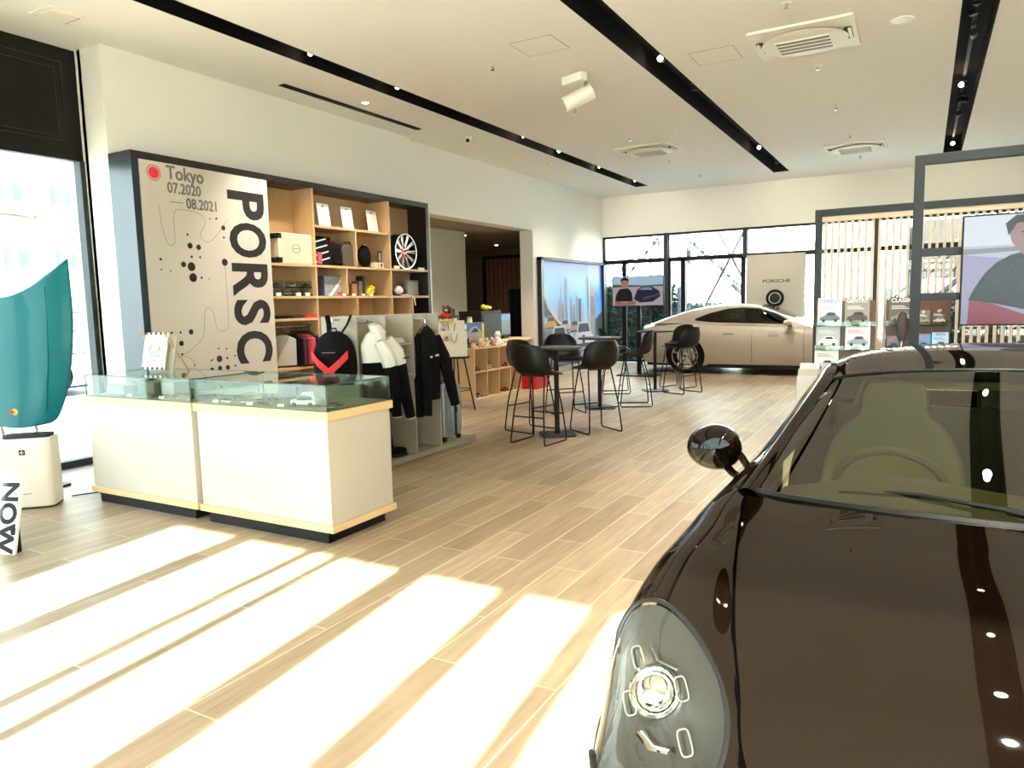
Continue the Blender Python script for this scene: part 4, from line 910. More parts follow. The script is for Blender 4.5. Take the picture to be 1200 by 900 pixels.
for k, (y, z, c, nm) in enumerate(((9.80, .447, '#1d1c1e', 'black'), (10.78, .447, '#c02a2a', 'red'), (10.72, .022, '#7d2a35', 'dark red'), (9.84, .022, '#7c828c', 'grey'), (10.95, .022, '#b8b4ac', 'silver'))):
    t = thing('toy_car', (-6.24, y, z), nm+' toy car inside a bay of the cube shelf', 'toy car', rz=R90)
    MB().rbox(-.09, .09, -.04, .04, .014, .045, .018, mat('toy'+nm, c, .3)).build('body', parent=t, bev=.006); MB().ball((0, 0, .045), .05, .032, .025, M_blk).build('cabin', parent=t)
    for sx in (-1, 1):
        for sy in (-1, 1): MB().cyl((sx*.055, sy*.034, .016), (sx*.055, sy*.044, .016), .016, M_rub, n=12).build('wheel', parent=t)
t = thing('storage_box', (-6.05, 11.48, 0), 'bright red box on the floor behind the bar stools', 'box')
MB().rbox(-.16, .16, -.24, .24, 0, .27, .03, mat('red_plastic', '#c3161c', .4)).build('body', parent=t, bev=.006); MB().rbox(-.165, .165, -.245, .245, .27, .29, .03, M_red).build('lid', parent=t)
# things on / behind the lobby counter
t = thing('cabinet_box', (-7.35, 11.75, .832), 'large black box on the lobby counter behind the cube shelf', 'black box')
MB().box(-.25, .25, -.35, .38, 0, .56, M_blk).build('body', parent=t, bev=.006); MB().box(.25, .256, -.3, .33, .05, .5, M_dgrey).build('front', parent=t)
t = thing('plush_toy', (-7.3, 11.9, 1.394), 'bright yellow plush lying on top of the black box', 'plush toy')
MB().ball((0, 0, .05), .06, .14, .05, M_yel).ball((0, -.1, .07), .05, .05, .05, M_yel).build('body', parent=t); MB().ball((.04, .08, .05), .03, .05, .03, M_whcl).build('belly', parent=t)
t = thing('display_monitor', (-7.3, 12.5, .832), 'small monitor with dim blue picture beside the black box', 'monitor')
MB().box(-.02, .02, -.3, .3, .05, .50, M_blk).build('housing', parent=t); MB().box(.02, .023, -.28, .28, .07, .48, mat('dim_screen', '#4c5a58', .3, emit='#6f7a68', es=.06)).box(.0235, .0245, -.28, .28, .36, .48, mat('dim_screen2', '#2c6a90', .3, emit='#3a7fae', es=.08)).build('screen', parent=t); MB().box(-.08, .08, -.1, .1, 0, .05, M_blk).build('stand', parent=t)
t = thing('candle_jar', (-7.2, 11.15, .832), 'cream cylinder jar left of the black box on the counter', 'jar')
MB().lathe([(.05, 0), (.05, .4), (.04, .43)], mat('cream_jar', '#d9c6a0', .5), n=20).build('body', parent=t); MB().lathe([(.045, .43), (.045, .46)], M_wood, n=20).build('lid', parent=t)
t = thing('shelf_table', (-7.35, 10.35, 0), 'narrow black topped console in the opening behind the bags', 'console table')
MB().box(-.15, .15, -.5, .5, 1.30, 1.33, M_blk).build('top', parent=t)
for s in (-1, 1): MB().box(-.12, .12, s*.46-.02, s*.46+.02, 0, 1.30, M_blk).build('leg', parent=t)
MB().box(-.12, .12, -.44, .44, 1.05, 1.29, M_whcl).build('drawer', parent=t)
t = thing('coffee_maker', (-7.33, 10.72, 1.33), 'small black machine on the console behind the bags', 'machine')
MB().rbox(-.06, .06, -.08, .08, 0, .12, .02, M_blk).build('body', parent=t); MB().cyl((0, 0, .12), (0, 0, .15), .03, M_dgrey).build('cap', parent=t)
# ================================================================ LARGE PICTURE ON LEFT WALL
PX = thing('framed_picture', (XB+.01, 15.2, 0), 'large backlit picture of race cars before a city skyline', 'picture')
y0, y1, z0, z1 = -1.75, 1.72, .12, 2.46
MB().box(0, .10, y0, y0+.1, z0, z1, M_frm).box(0, .10, y1-.1, y1, z0, z1, M_frm).box(0, .10, y0, y1, z1-.06, z1, M_grey).box(0, .10, y0, y1, z0, z0+.06, M_frm).build('frame', parent=PX)
def skymat():
    m = bpy.data.materials.new('printed_sky'); m.use_nodes = True; nt = m.node_tree; b = nt.nodes['Principled BSDF']
    tc = nt.nodes.new('ShaderNodeTexCoord'); sp = nt.nodes.new('ShaderNodeSeparateXYZ'); r = nt.nodes.new('ShaderNodeValToRGB'); mr = nt.nodes.new('ShaderNodeMapRange')
    mr.inputs['From Min'].default_value = .8; mr.inputs['From Max'].default_value = 2.4
    nt.links.new(tc.outputs['Object'], sp.inputs[0]); nt.links.new(sp.outputs['Z'], mr.inputs['Value']); nt.links.new(mr.outputs[0], r.inputs[0])
    e = r.color_ramp.elements; e[0].color = lin('#7fa2bd'); e[1].color = lin('#0e2494'); n = e.new(.5); n.color = lin('#2b78be')
    nt.links.new(r.outputs[0], b.inputs['Base Color']); nt.links.new(r.outputs[0], b.inputs['Emission Color']); b.inputs['Emission Strength'].default_value = .09; b.inputs['Roughness'].default_value = .4  # faint emission put into the printed sky
    return m
def pm(name, c, e=.06): return mat(name, '#%02x%02x%02x' % tuple(int(int(c[i:i+2], 16)*.72) for i in (1, 3, 5)), .5, emit=c, es=e*.6, spec=.2)  # printed colours carry a faint added emission too
q = MB().box(.03, .04, y0+.1, y1-.1, z0+.06, z1-.06, skymat())
W = WALLX((.041, 0, 0)); L = [0]
def poly(pts, m): L[0] += 1; q.prism(pts, L[0]*.0006, L[0]*.0006+.0005, m, W)
gb = pm('pic_tower', '#9c9aa0'); gl = pm('pic_tower_light', '#c9c3c6'); gd = pm('pic_tower_dark', '#5a6170'); wr = pm('pic_white', '#d8d6d6'); db = pm('pic_navy', '#232c4a')
for x, w, h in ((-.95, .1, 1.62), (-.82, .12, 1.5), (-.7, .05, 1.85), (-.62, .12, 1.45), (-.2, .1, 1.55), (-.05, .14, 1.4), (.1, .1, 1.6), (.45, .12, 1.3)): poly([(x-w/2, .7), (x+w/2, .7), (x+w/2, h), (x, h+.1), (x-w/2, h)], random.choice([gb, gl]))
poly([(-.52, .7), (-.38, .7), (-.38, 2.0), (-.45, 2.06), (-.52, 2.0)], gb); poly([(.2, .75), (.34, .75), (.34, 1.6), (.2, 1.6)], gd)
poly([(.72, .7), (1.2, .7), (1.2, 1.75), (.78, 2.12), (.72, 2.08)], gb); poly([(.78, .7), (.86, .7), (.86, 2.03), (.78, 2.1)], gl); poly([(.9, 1.2), (1.12, 1.2), (1.12, 1.62), (.9, 1.66)], pm('pic_mauve', '#8a7f90'))
poly([(1.15, .6), (1.62, .6), (1.62, 1.3), (1.15, 1.08)], gd)
poly([(-1.65, 1.0), (-1.0, .9), (-.2, .75), (1.62, .7), (1.62, .18), (-1.65, .18)], pm('pic_road', '#7c828c'))
poly([(-1.65, 2.0), (-1.6, 2.0), (-1.35, 1.5), (-.9, 1.15), (-.1, .8), (-.1, .7), (-1.0, 1.02), (-1.65, 1.3)], wr)
poly([(-1.65, 1.75), (-1.62, 1.75), (-1.4, 1.4), (-.9, 1.07), (-.3, .84), (-.3, .79), (-1.0, 1.0), (-1.65, 1.28)], pm('pic_black', '#1d1c20', .05))
def pcar(cx, cz, s, m, m2):
    poly([(cx-.5*s, cz), (cx-.52*s, cz+.22*s), (cx-.36*s, cz+.34*s), (cx-.26*s, cz+.56*s), (cx+.26*s, cz+.56*s), (cx+.36*s, cz+.34*s), (cx+.52*s, cz+.22*s), (cx+.5*s, cz)], m)
    poly([(cx-.3*s, cz+.35*s), (cx-.22*s, cz+.52*s), (cx+.22*s, cz+.52*s), (cx+.3*s, cz+.35*s)], db)
    poly([(cx-.46*s, cz+.04*s), (cx-.46*s, cz+.12*s), (cx+.46*s, cz+.12*s), (cx+.46*s, cz+.04*s)], m2)
pcar(-1.25, .93, .55, pm('pic_yellow', '#d8a020'), gd); pcar(-.55, .86, .5, pm('pic_cream', '#d0b8a8'), gd); pcar(-.05, .82, .5, pm('pic_pink', '#c09a98'), db)
pcar(-.85, .42, 1.05, wr, pm('pic_red', '#b03a48')); pcar(.45, .42, 1.15, wr, db); pcar(-.1, .16, .7, db, wr)
poly([(-1.0, .5), (-1.0, .6), (-.7, .6), (-.7, .5)], pm('pic_red', '#b03a48')); poly([(.35, .5), (.35, .75), (.5, .75), (.5, .5)], db)
poly([(-.4, .19), (-.1, .42), (.0, .42), (-.3, .19)], wr); poly([(0, .19), (.4, .38), (.5, .38), (.1, .19)], wr)
q.build('print', parent=PX)
# black ceiling-high trim between picture and window
# ================================================================ TABLES AND BAR STOOLS
M_tab = mat('table_top', '#3c3b3a', .45, spec=.3); M_stl = mat('stool_shell', '#16110d', .5, spec=.3); M_wire = mat('wire_black', '#0c0b0b', .5, spec=.3)
for k, (x, y, nm) in enumerate(((-3.62, 7.39, 'nearest'), (-3.99, 9.54, 'middle'), (-3.90, 11.72, 'farthest'))):
    t = thing('bar_table', (x, y, 0), nm+' of the three tall round bar tables', 'bar table', 'bar tables')
    MB().lathe([(.02, .985), (.29, .985), (.30, .995), (.30, 1.005), (.29, 1.01), (.02, 1.01)], M_tab, n=40).build('table_top', parent=t)
    MB().cyl((0, 0, .02), (0, 0, .985), .028, M_wire).build('pole', parent=t)
    MB().rbox(-.2, .2, -.2, .2, 0, .018, .08, M_dgrey, TR(rz=.6)).build('base_plate', parent=t, bev=.003)
def make_stool():
    t = thing('bar_stool', (0, 0, 0), '', 'bar stool')
    # shell: local front is +y
    R = [[(-.20, .20, .735), (-.1, .225, .725), (0, .235, .722), (.1, .225, .725), (.20, .20, .735)],
         [(-.225, .08, .765), (-.11, .08, .742), (0, .08, .738), (.11, .08, .742), (.225, .08, .765)],
         [(-.235, -.08, .80), (-.12, -.09, .748), (0, -.09, .742), (.12, -.09, .748), (.235, -.08, .80)],
         [(-.235, -.13, .88), (-.14, -.195, .80), (0, -.215, .79), (.14, -.195, .80), (.235, -.13, .88)],
         [(-.225, -.155, .98), (-.14, -.235, .95), (0, -.26, .945), (.14, -.235, .95), (.225, -.155, .98)],
         [(-.16, -.20, 1.055), (-.10, -.25, 1.075), (0, -.275, 1.08), (.10, -.25, 1.075), (.16, -.20, 1.055)]]
    G = net(R, 26, 22)
    MB().grid([[tuple(p) for p in r] for r in G], M_stl).build('shell', parent=t, solid=.012)
    MB().rbox(-.17, .17, -.12, .17, .745, .765, .05, mat('seat_pad', '#1b1613', .8, spec=.2)).build('seat_pad', parent=t, bev=.006)
    for s in (-1, 1):
        p = [(s*.15, .12, .735), (s*.19, .19, .35), (s*.215, .225, .04), (s*.217, .215, .012), (s*.217, .19, .008), (s*.217, -.19, .008), (s*.217, -.215, .012), (s*.215, -.225, .04), (s*.19, -.19, .35), (s*.15, -.10, .735)]
        MB().tube(p, .0085, M_wire, 8).build('sled_leg', parent=t)
    MB().tube([(-.197, .197, .30), (.197, .197, .30)], .008, M_wire, 8).build('footrest', parent=t)
    MB().tube([(-.197, -.197, .30), (.197, -.197, .30)], .008, M_wire, 8).build('rear_brace', parent=t)
    MB().tube([(-.15, .12, .732), (.15, .12, .732)], .008, M_wire, 8).build('seat_rail', parent=t)
    MB().tube([(-.15, -.10, .735), (.15, -.10, .735)], .008, M_wire, 8).build('seat_rail', parent=t)
    return t
SP = [(-3.62, 6.93, (.1, 1), 'brown black bar stool nearest the camera, seen from behind at the nearest table'),
      (-4.05, 7.56, (.97, -.25), 'dark bar stool at the left side of the nearest table'),
      (-3.31, 7.78, (-.75, .55), 'dark bar stool at the right of the nearest table, back to the camera'),
      (-4.27, 8.98, (.7, -.7), 'dark bar stool in front left of the middle table'),
      (-3.62, 9.96, (-.9, -.45), 'dark bar stool at the right of the middle table'),
      (-4.42, 11.25, (.85, .4), 'dark bar stool farthest left by the farthest table'),
      (-3.68, 12.3, (-.4, -.9), 'dark bar stool behind the farthest table, before the car wheel'),
      (-3.40, 11.6, (-.85, .4), 'dark bar stool at the right of the farthest table')]
st0 = None
for x, y, (dx, dy), lab in SP:
    t = make_stool() if st0 is None else copy_tree(st0)
    if st0 is None: st0 = t
    t.location = (x, y, 0); t.rotation_euler.z = math.atan2(dy, dx)-PI/2; tag(t, lab, 'bar stool', 'bar stools at the tables')
# ================================================================ TELEVISIONS
def screen(name, loc, w, h, lab, figure, stand=None):
    t = thing(name, loc, lab, 'television')
    MB().box(-w/2, w/2, 0, .05, -h/2, h/2, M_blk).build('housing', parent=t, bev=.003)
    q = MB(); L = [0]; W = WALLY((0, -.0005, 0)); a, b = w/2-.012, h/2-.012
    def pl(pts, m):
        L[0] += 1; q.prism([(x*a, z*b) for x, z in pts], L[0]*.0007, L[0]*.0007+.0006, m, W)
    figure(pl); q.build('picture', parent=t)
    return t
def em(n, c, s=1.0): return mat(n, '#101010', .25, emit=c, es=s*.24, spec=.3)
def fig1(pl):
    pl([(-1, -1), (1, -1), (1, 1), (-1, 1)], em('scr_sky', '#a9c4dc', .9)); pl([(-1, -1), (1, -1), (1, .35), (-1, .35)], em('scr_road', '#b3a6b0', .8))
    pl([(-1, .3), (1, .3), (1, .42), (.3, .38), (-1, .5)], em('scr_green', '#4f7a40', .6)); pl([(-.15, -.55), (.0, .1), (.15, .28), (.55, .3), (.85, -.02), (.9, -.4), (.6, -.75), (.1, -.8)], em('scr_car', '#2c3048', .5))
    pl([(.05, .08), (.2, .24), (.5, .25), (.62, .05)], em('scr_glass', '#8fb0c8', .6)); pl([(.25, -.45), (.85, -.2), (.85, -.3), (.25, -.6)], em('scr_car2', '#6a6a72', .5))
    pl([(-.9, -.7), (-.85, -.2), (-.7, .18), (-.35, .2), (-.22, -.1), (-.18, -.7)], em('scr_shirt', '#1c1a20', .3)); pl([(-.92, -.98), (-.88, -.65), (-.5, -.8), (-.2, -.65), (-.05, -.72), (-.1, -.98)], em('scr_arm', '#b07058', .7))
    pl([(-.58, .2), (-.66, .5), (-.62, .82), (-.5, .9), (-.38, .82), (-.35, .5), (-.44, .2)], em('scr_face', '#c08a70', .7)); pl([(-.67, .6), (-.66, .85), (-.5, .99), (-.35, .85), (-.34, .6), (-.4, .76), (-.6, .76)], em('scr_hair', '#2a1c18', .3))
    pl([(-.6, .58), (-.54, .58), (-.54, .61), (-.6, .61)], em('scr_hair', '#2a1c18', .3)); pl([(-.47, .58), (-.41, .58), (-.41, .61), (-.47, .61)], em('scr_hair', '#2a1c18', .3)); pl([(-.55, .36), (-.46, .36), (-.46, .38), (-.55, .38)], em('scr_lip', '#8a4038', .5))
t = screen('television', (-5.02, 14.0, 1.705), 1.08, .60, 'wall television at the far windows showing a man and a car', fig1)
MB().box(-.04, .04, .06, .12, -1.7, .25, M_blk).build('stand_pole', parent=t); MB().box(-.3, .3, .05, .12, -.15, .15, M_blk).build('bracket', parent=t); MB().rbox(-.4, .4, -.2, .3, -1.705, -1.68, .05, M_blk).build('stand_base', parent=t)
# right hand frame with TV
M_gf = mat('frame_grey', '#262b2b', .5, spec=.25)
F = thing('television_stand', (.9, 6.5, 0), 'tall dark grey metal frame carrying the large television', 'frame')
def fp(b, name, **k): return b.build(name, parent=F, **k)
fp(MB().box(-1.0, -.93, -.04, .04, 0, 2.55, M_gf), 'post', bev=.003); fp(MB().box(.93, 1.0, -.04, .04, 0, 2.55, M_gf), 'post', bev=.003)
fp(MB().box(-.93, .93, -.04, .04, 2.48, 2.55, M_gf), 'top_rail', bev=.003)
fp(MB().box(-.93, .93, -.03, .03, 1.79, 1.85, M_gf), 'cross_rail', bev=.003); fp(MB().box(-.93, .93, -.03, .03, 1.455, 1.51, M_gf), 'cross_rail', bev=.003)
fp(MB().box(-1.02, 1.02, -.25, .25, 0, .03, M_gf), 'base', bev=.003)
def fig2(pl):
    pl([(-1, -1), (1, -1), (1, 1), (-1, 1)], em('sc2_bg', '#c9cfe6', .85)); pl([(-1, .45), (1, .45), (1, 1), (-1, 1)], em('sc2_sky', '#dfe6ee', .95)); pl([(-1, -1), (-.2, -1), (-.2, .1), (-1, .3)], em('sc2_lav', '#b6b0d2', .75)); pl([(-1, .3), (-.3, .35), (-.3, .42), (-1, .4)], em('sc2_far', '#a9b4ae', .6))
    pl([(-.94, -.55), (-.88, -.3), (-.8, -.05), (-.7, .14), (-.58, .27), (-.45, .33), (-.1, .33), (.1, .2), (.3, -.1), (.4, -.75), (-.3, -.8), (-.7, -.62)], em('sc2_shirt', '#2e3636', .35))
    pl([(-.94, -1), (-.93, -.55), (-.72, -.62), (-.4, -.86), (.1, -.82), (.4, -.75), (.45, -1)], em('sc2_arm', '#b0465a', .65))
    pl([(-.48, .26), (-.58, .5), (-.61, .72), (-.55, .92), (-.35, .99), (-.15, .99), (-.04, .9), (-.02, .65), (-.1, .4), (-.2, .26)], em('sc2_face', '#b9948c', .7))
    pl([(-.61, .62), (-.64, .84), (-.55, .985), (-.1, .985), (-.0, .8), (-.02, .65), (-.08, .84), (-.3, .88), (-.54, .84)], em('sc2_hair', '#4e4040', .4))
    pl([(-.50, .66), (-.42, .66), (-.42, .69), (-.50, .69)], em('sc2_hair', '#4e4040', .4)); pl([(-.26, .66), (-.18, .66), (-.18, .69), (-.26, .69)], em('sc2_hair', '#4e4040', .4)); pl([(-.42, .44), (-.24, .44), (-.26, .40), (-.4, .40)], em('scr_lip', '#8a4038', .5))
t = screen('television', (.94, 6.405, 1.665), 1.43, .81, 'large television on the right showing a man in a dark shirt', fig2)
# ================================================================ SLATTED PARTITION
Q = thing('slatted_partition', (.3, 7.4, 0), 'partition of vertical pale wood slats in a dark grey frame', 'partition')
def qp(b, name, **k): return b.build(name, parent=Q, **k)
qp(MB().box(-1.21, -1.15, -.04, .04, 0, 2.30, M_gf), 'post', bev=.002); qp(MB().box(2.0, 2.06, -.04, .04, 0, 2.30, M_gf), 'post', bev=.002); qp(MB().box(-1.15, 2.0, -.04, .04, 2.235, 2.30, M_gf), 'top_rail', bev=.002)
qp(MB().box(-1.15, 2.0, -.03, .03, 2.19, 2.235, M_slat), 'head_rail'); qp(MB().box(-1.15, 2.0, -.03, .03, 0, .1, M_slat), 'bottom_rail')
n = 0
k = 0
while -1.13+k*.056 < 1.98:
    x = -1.13+k*.056; qp(MB().box(x, x+.022, -.02, .025, .1, 2.19, M_slat), 'slat'); k += 1
def rack(x0, w, lab):
    t = thing('magazine_rack', (x0+w/2, 7.34, 1.0), lab, 'magazine rack')
    MB().box(-w/2, w/2, .0, .015, -.3, .46, M_dwood).build('back_board', parent=t, bev=.002)
    for z in (.24, .02, -.2): MB().box(-w/2, w/2, -.06, 0, z-.012, z, M_cglass).box(-w/2, w/2, -.062, -.058, z-.012, z+.03, M_cglass).build('ledge', parent=t)
    return t
rack(-.88, .50, 'left brown magazine rack with clear ledges on the slatted partition'); rack(-.30, .50, 'right brown magazine rack on the partition, behind the grey post')
def magazine(x, z, w, bg, title, tcol, pic, lab, seed=0):
    t = thing('magazine', (x+w/2, 7.31, z), lab, 'magazine'); h = w*1.24; T1 = TR(rx=-.08)
    MB().box(-w/2, w/2, 0, .006, 0, h, mat('mag'+bg, bg, .35), T1).build('pages', parent=t)
    W = T1 @ WALLY((0, 0, 0)); q = MB()
    q.text(title, w*.25, mat('ink'+tcol, tcol, .5), W @ TR((0, h*.88, 0)), .0005, .001, .9)
    pm_ = mat('mp'+pic, pic, .5); dk = mat('ink#2b2b2e', '#2b2b2e', .5)
    q.prism([(-w*.42, h*.18), (-w*.4, h*.3), (-w*.2, h*.36), (-w*.08, h*.48), (w*.2, h*.48), (w*.3, h*.36), (w*.42, h*.3), (w*.42, h*.18)], 0, .0008, pm_, W)
    q.prism([(-w*.14, h*.37), (-w*.05, h*.45), (w*.17, h*.45), (w*.24, h*.37)], .0008, .0012, dk, W)
    for sx in (-.25, .25): q.lathe([(w*.07, .0008), (w*.07, .0014)], dk, W @ TR((sx*w, h*.18, 0)), 14)
    for r in range(3): q.box(-w*.4, w*(.1+.1*r), -.0012, -.0002, h*(.68-r*.05), h*(.69-r*.05)+.002, mat('ink'+tcol, tcol, .5), T1)
    q.build('cover_print', parent=t)
magazine(-.865, 1.235, .205, '#cfd8de', 'CARBOY', '#7a8894', '#5f6e74', 'magazine with pale blue cover at the top left of the racks')
magazine(-.635, 1.235, .205, '#8c8478', 'GENTRY', '#e8e2d6', '#4d4238', 'magazine with brown photo cover, second in the top row')
magazine(-.875, 1.015, .205, '#a9a8a6', 'AUTO', '#d8d6d0', '#e3e2de', 'magazine with grey cover and white car, lower left of racks')
magazine(-.625, 1.015, .205, '#d8dade', 'ENGINE', '#b02a58', '#8a96a0', 'white magazine with dark pink title, lower right of the left rack')
magazine(-.885, .795, .205, '#dcd8d0', 'TIPO', '#b03a3a', '#c9c6c0', 'white magazine with red title in the bottom row of the left rack')
magazine(-.275, 1.235, .20, '#5b5048', 'CLASSIC', '#e8e2d2', '#8a7a68', 'brown covered magazine with cream title at top of the right rack')
magazine(-.06, 1.235, .105, '#6e6258', 'LE', '#e8e2d2', '#a08a74', 'narrow brown magazine half hidden by the grey post')
magazine(.06, 1.235, .11, '#3c302a', 'GT', '#d8cdb8', '#b8ac98', 'dark magazine at the top right of the right rack')
magazine(-.285, 1.015, .10, '#5d7478', 'CG', '#d84a68', '#31424a', 'teal magazine with red title left of the dark oval')
magazine(-.06, 1.015, .115, '#3f8fc0', 'ROAD', '#d85a60', '#1c6aa0', 'bright blue magazine with red heading in the right rack')
magazine(.065, 1.015, .125, '#9ec4e0', 'DAYS', '#a04a98', '#5a88b0', 'pale blue magazine with purple title at the lower right of the racks')
t = thing('tablet_holder', (-.165, 7.2, .6), 'dark oval paddle shaped holder before the right magazine rack', 'holder')
MB().ball((0, 0, .62), .045, .015, .14, mat('oval_brown', '#3a2c24', .5)).build('paddle', parent=t); MB().cyl((0, 0, -.6), (0, 0, .5), .01, M_steel).build('pole', parent=t); MB().lathe([(.12, -.6), (.12, -.585)], M_steel, n=20).build('base', parent=t)
# white brochure stand left of the car roof
t = thing('brochure_stand', (-.87, 7.02, 0), 'white brochure stand beside the partition post', 'brochure stand')
MB().box(-.11, .07, -.12, .12, .0, .80, mat('stand_white', '#b9b6ae', .5)).build('body', parent=t, bev=.004); MB().box(-.1, .06, -.11, -.02, .80, .86, M_grcl).box(-.1, .06, 0, .09, .80, .90, M_whcl).build('brochures', parent=t)
# black seat / speaker seen over the roof with letters
t = thing('headrest_display', (.78, 6.0, 0), 'black curved seat back with white letters under the large television', 'seat')
MB().rbox(-.26, .3, -.08, .08, .6, 1.19, .12, M_blk, axis='y', n=8).build('back', parent=t, bev=.02); MB().text('DESIGN', .05, M_whcl, WALLY((.06, -.082, 1.10)), .001, .001, 1.2).build('lettering', parent=t); MB().box(-.2, .25, -.2, .2, .4, .62, M_blk).cyl((0, 0, .0), (0, 0, .4), .04, M_steel).build('seat_base', parent=t)
# sign board at far windows
t = thing('brand_panel', (-2.87, 16.85, 0), 'tall cream panel with small black word at the far windows', 'panel')
MB().box(-.62, .60, 0, .06, 0, 2.46, mat('panel_cream', '#c2bbae', .8, spec=.2)).build('panel', parent=t, bev=.003)
MB().text('PORSCHE', .10, M_blk, WALLY((.02, -.002, 1.87)), .001, .001, 1.35).build('lettering', parent=t)
q = MB().lathe([(.19, 0), (.19, .03), (.16, .035)], M_blk, WALLY((0, 0, 1.50)), 32); q.lathe([(.1, .035), (.1, .045)], M_dgrey, WALLY((0, 0, 1.50)), 24); q.tube([(.12*math.cos(a*PI/8), .12*math.sin(a*PI/8), .04) for a in range(16)], .012, M_steel, 6, T=WALLY((0, 0, 1.50)), closed=True); q.build('round_emblem', parent=t)
# ================================================================ CARS
class SF:
    """triangulated smooth surface with analytic-like normals"""
    def __init__(s, V, N, T): s.V = V; s.N = N; s.T = T
def surf(ctrl, nu, nv, flip=False):
    P = net(ctrl, nu, nv); du = np.gradient(P, axis=0); dv = np.gradient(P, axis=1); N = np.cross(du, dv)
    L = np.linalg.norm(N, axis=2, keepdims=True); N = N/np.maximum(L, 1e-9)
    if flip: N = -N
    V = P.reshape(-1, 3); Nn = N.reshape(-1, 3); T = []
    for i in range(nu-1):
        for j in range(nv-1):
            a, b, c, d = i*nv+j, i*nv+j+1, (i+1)*nv+j+1, (i+1)*nv+j
            T.append((a, d, c, b) if not flip else (a, b, c, d))
    return SF(V, Nn, T)
def clip(S, fn):
    """split by fn(V)<0 (inside) -> (inside, outside)"""
    d = fn(S.V); V = list(S.V); N = list(S.N); ins, out = [], []; cache = {}
    def cut(a, b):
        k = (min(a, b), max(a, b))
        if k not in cache:
            t = d[a]/(d[a]-d[b]); V.append(V[a]+(V[b]-V[a])*t); n = N[a]+(N[b]-N[a])*t; N.append(n/np.linalg.norm(n)); cache[k] = len(V)-1
        return cache[k]
    for f in S.T:
        neg = [d[i] < 0 for i in f]
        if all(neg): ins.append(f); continue
        if not any(neg): out.append(f); continue
        tris = [f] if len(f) == 3 else [(f[0], f[1], f[2]), (f[0], f[2], f[3])]
        for t in tris:
            pi, po = [], []
            for k in range(3):
                a, b = t[k], t[(k+1) % 3]
                (pi if d[a] < 0 else po).append(a)
                if (d[a] < 0) != (d[b] < 0): c = cut(a, b); pi.append(c); po.append(c)
            if len(pi) >= 3: ins.append(tuple(pi))
            if len(po) >= 3: out.append(tuple(po))
    V = np.array(V); N = np.array(N)
    return SF(V, N, ins), SF(V, N, out)
def compact(S):
    used = sorted({i for f in S.T for i in f}); mp = {a: b for b, a in enumerate(used)}
    return S.V[used], S.N[used], [tuple(mp[i] for i in f) for f in S.T]
def emit_s(S, name, m, parent, mirror=False, off=0.0, solid=0):
    if not S.T: return None
    V, N, T = compact(S); V = V+N*off
    if mirror: V = V*np.array([1, -1, 1]); N = N*np.array([1, -1, 1]); T = [f[::-1] for f in T]
    me = bpy.data.meshes.new(name); me.from_pydata([tuple(v) for v in V], [], T); me.materials.append(m)
    me.polygons.foreach_set('use_smooth', [True]*len(T)); me.update()
    me.normals_split_custom_set_from_vertices([tuple(n) for n in N])
    ob = bpy.data.objects.new(name, me); COL.objects.link(ob); ob.parent = parent
    if solid:
        md = ob.modifiers.new('s', 'SOLIDIFY'); md.thickness = solid; md.offset = -1
    return ob
def join(*Ss):
    V = []; N = []; T = []; o = 0
    for S in Ss:
        v, n, t = compact(S); V.append(v); N.append(n); T += [tuple(i+o for i in f) for f in t]; o += len(v)
    return SF(np.concatenate(V), np.concatenate(N), T)
def mirr(S): return SF(S.V*np.array([1, -1, 1]), S.N*np.array([1, -1, 1]), [f[::-1] for f in S.T])
def sdpoly(P, x, y):
    P = np.array(P, float); d = np.full(x.shape, 1e9); ins = np.zeros(x.shape, bool); n = len(P)
    for i in range(n):
        a = P[i]; b = P[(i+1) % n]; e = b-a; wx = x-a[0]; wy = y-a[1]; t = np.clip((wx*e[0]+wy*e[1])/(e@e), 0, 1)
        d = np.minimum(d, np.hypot(wx-e[0]*t, wy-e[1]*t))
        c = ((a[1] > y) != (b[1] > y)); 
        with np.errstate(divide='ignore', invalid='ignore'): xx = (b[0]-a[0])*(y-a[1])/(b[1]-a[1])+a[0]
        ins ^= c & (x < xx)
    return np.where(ins, -d, d)
M_paint = mat('black_paint', '#080402', .5, spec=.0, coat=1.0)  # brown reflection of the warm ceiling put into the black base colour
M_paint.node_tree.nodes['Principled BSDF'].inputs['Coat IOR'].default_value = 1.33
M_gap = mat('panel_gap', '#020202', .9, spec=0)
M_wpaint = mat('cream_paint', '#bdb2a2', .35, spec=.3, coat=1.0)
M_trim = mat('car_trim', '#080706', .4, spec=.3)
M_tint = glassmat('tinted_glass', '#bcc2a4', ior=1.6); M_dark = glassmat('dark_glass', '#34362f', ior=1.6)
M_int = mat('car_interior', '#8a805f', .7); M_int2 = mat('car_interior_dark', '#453f30', .8)
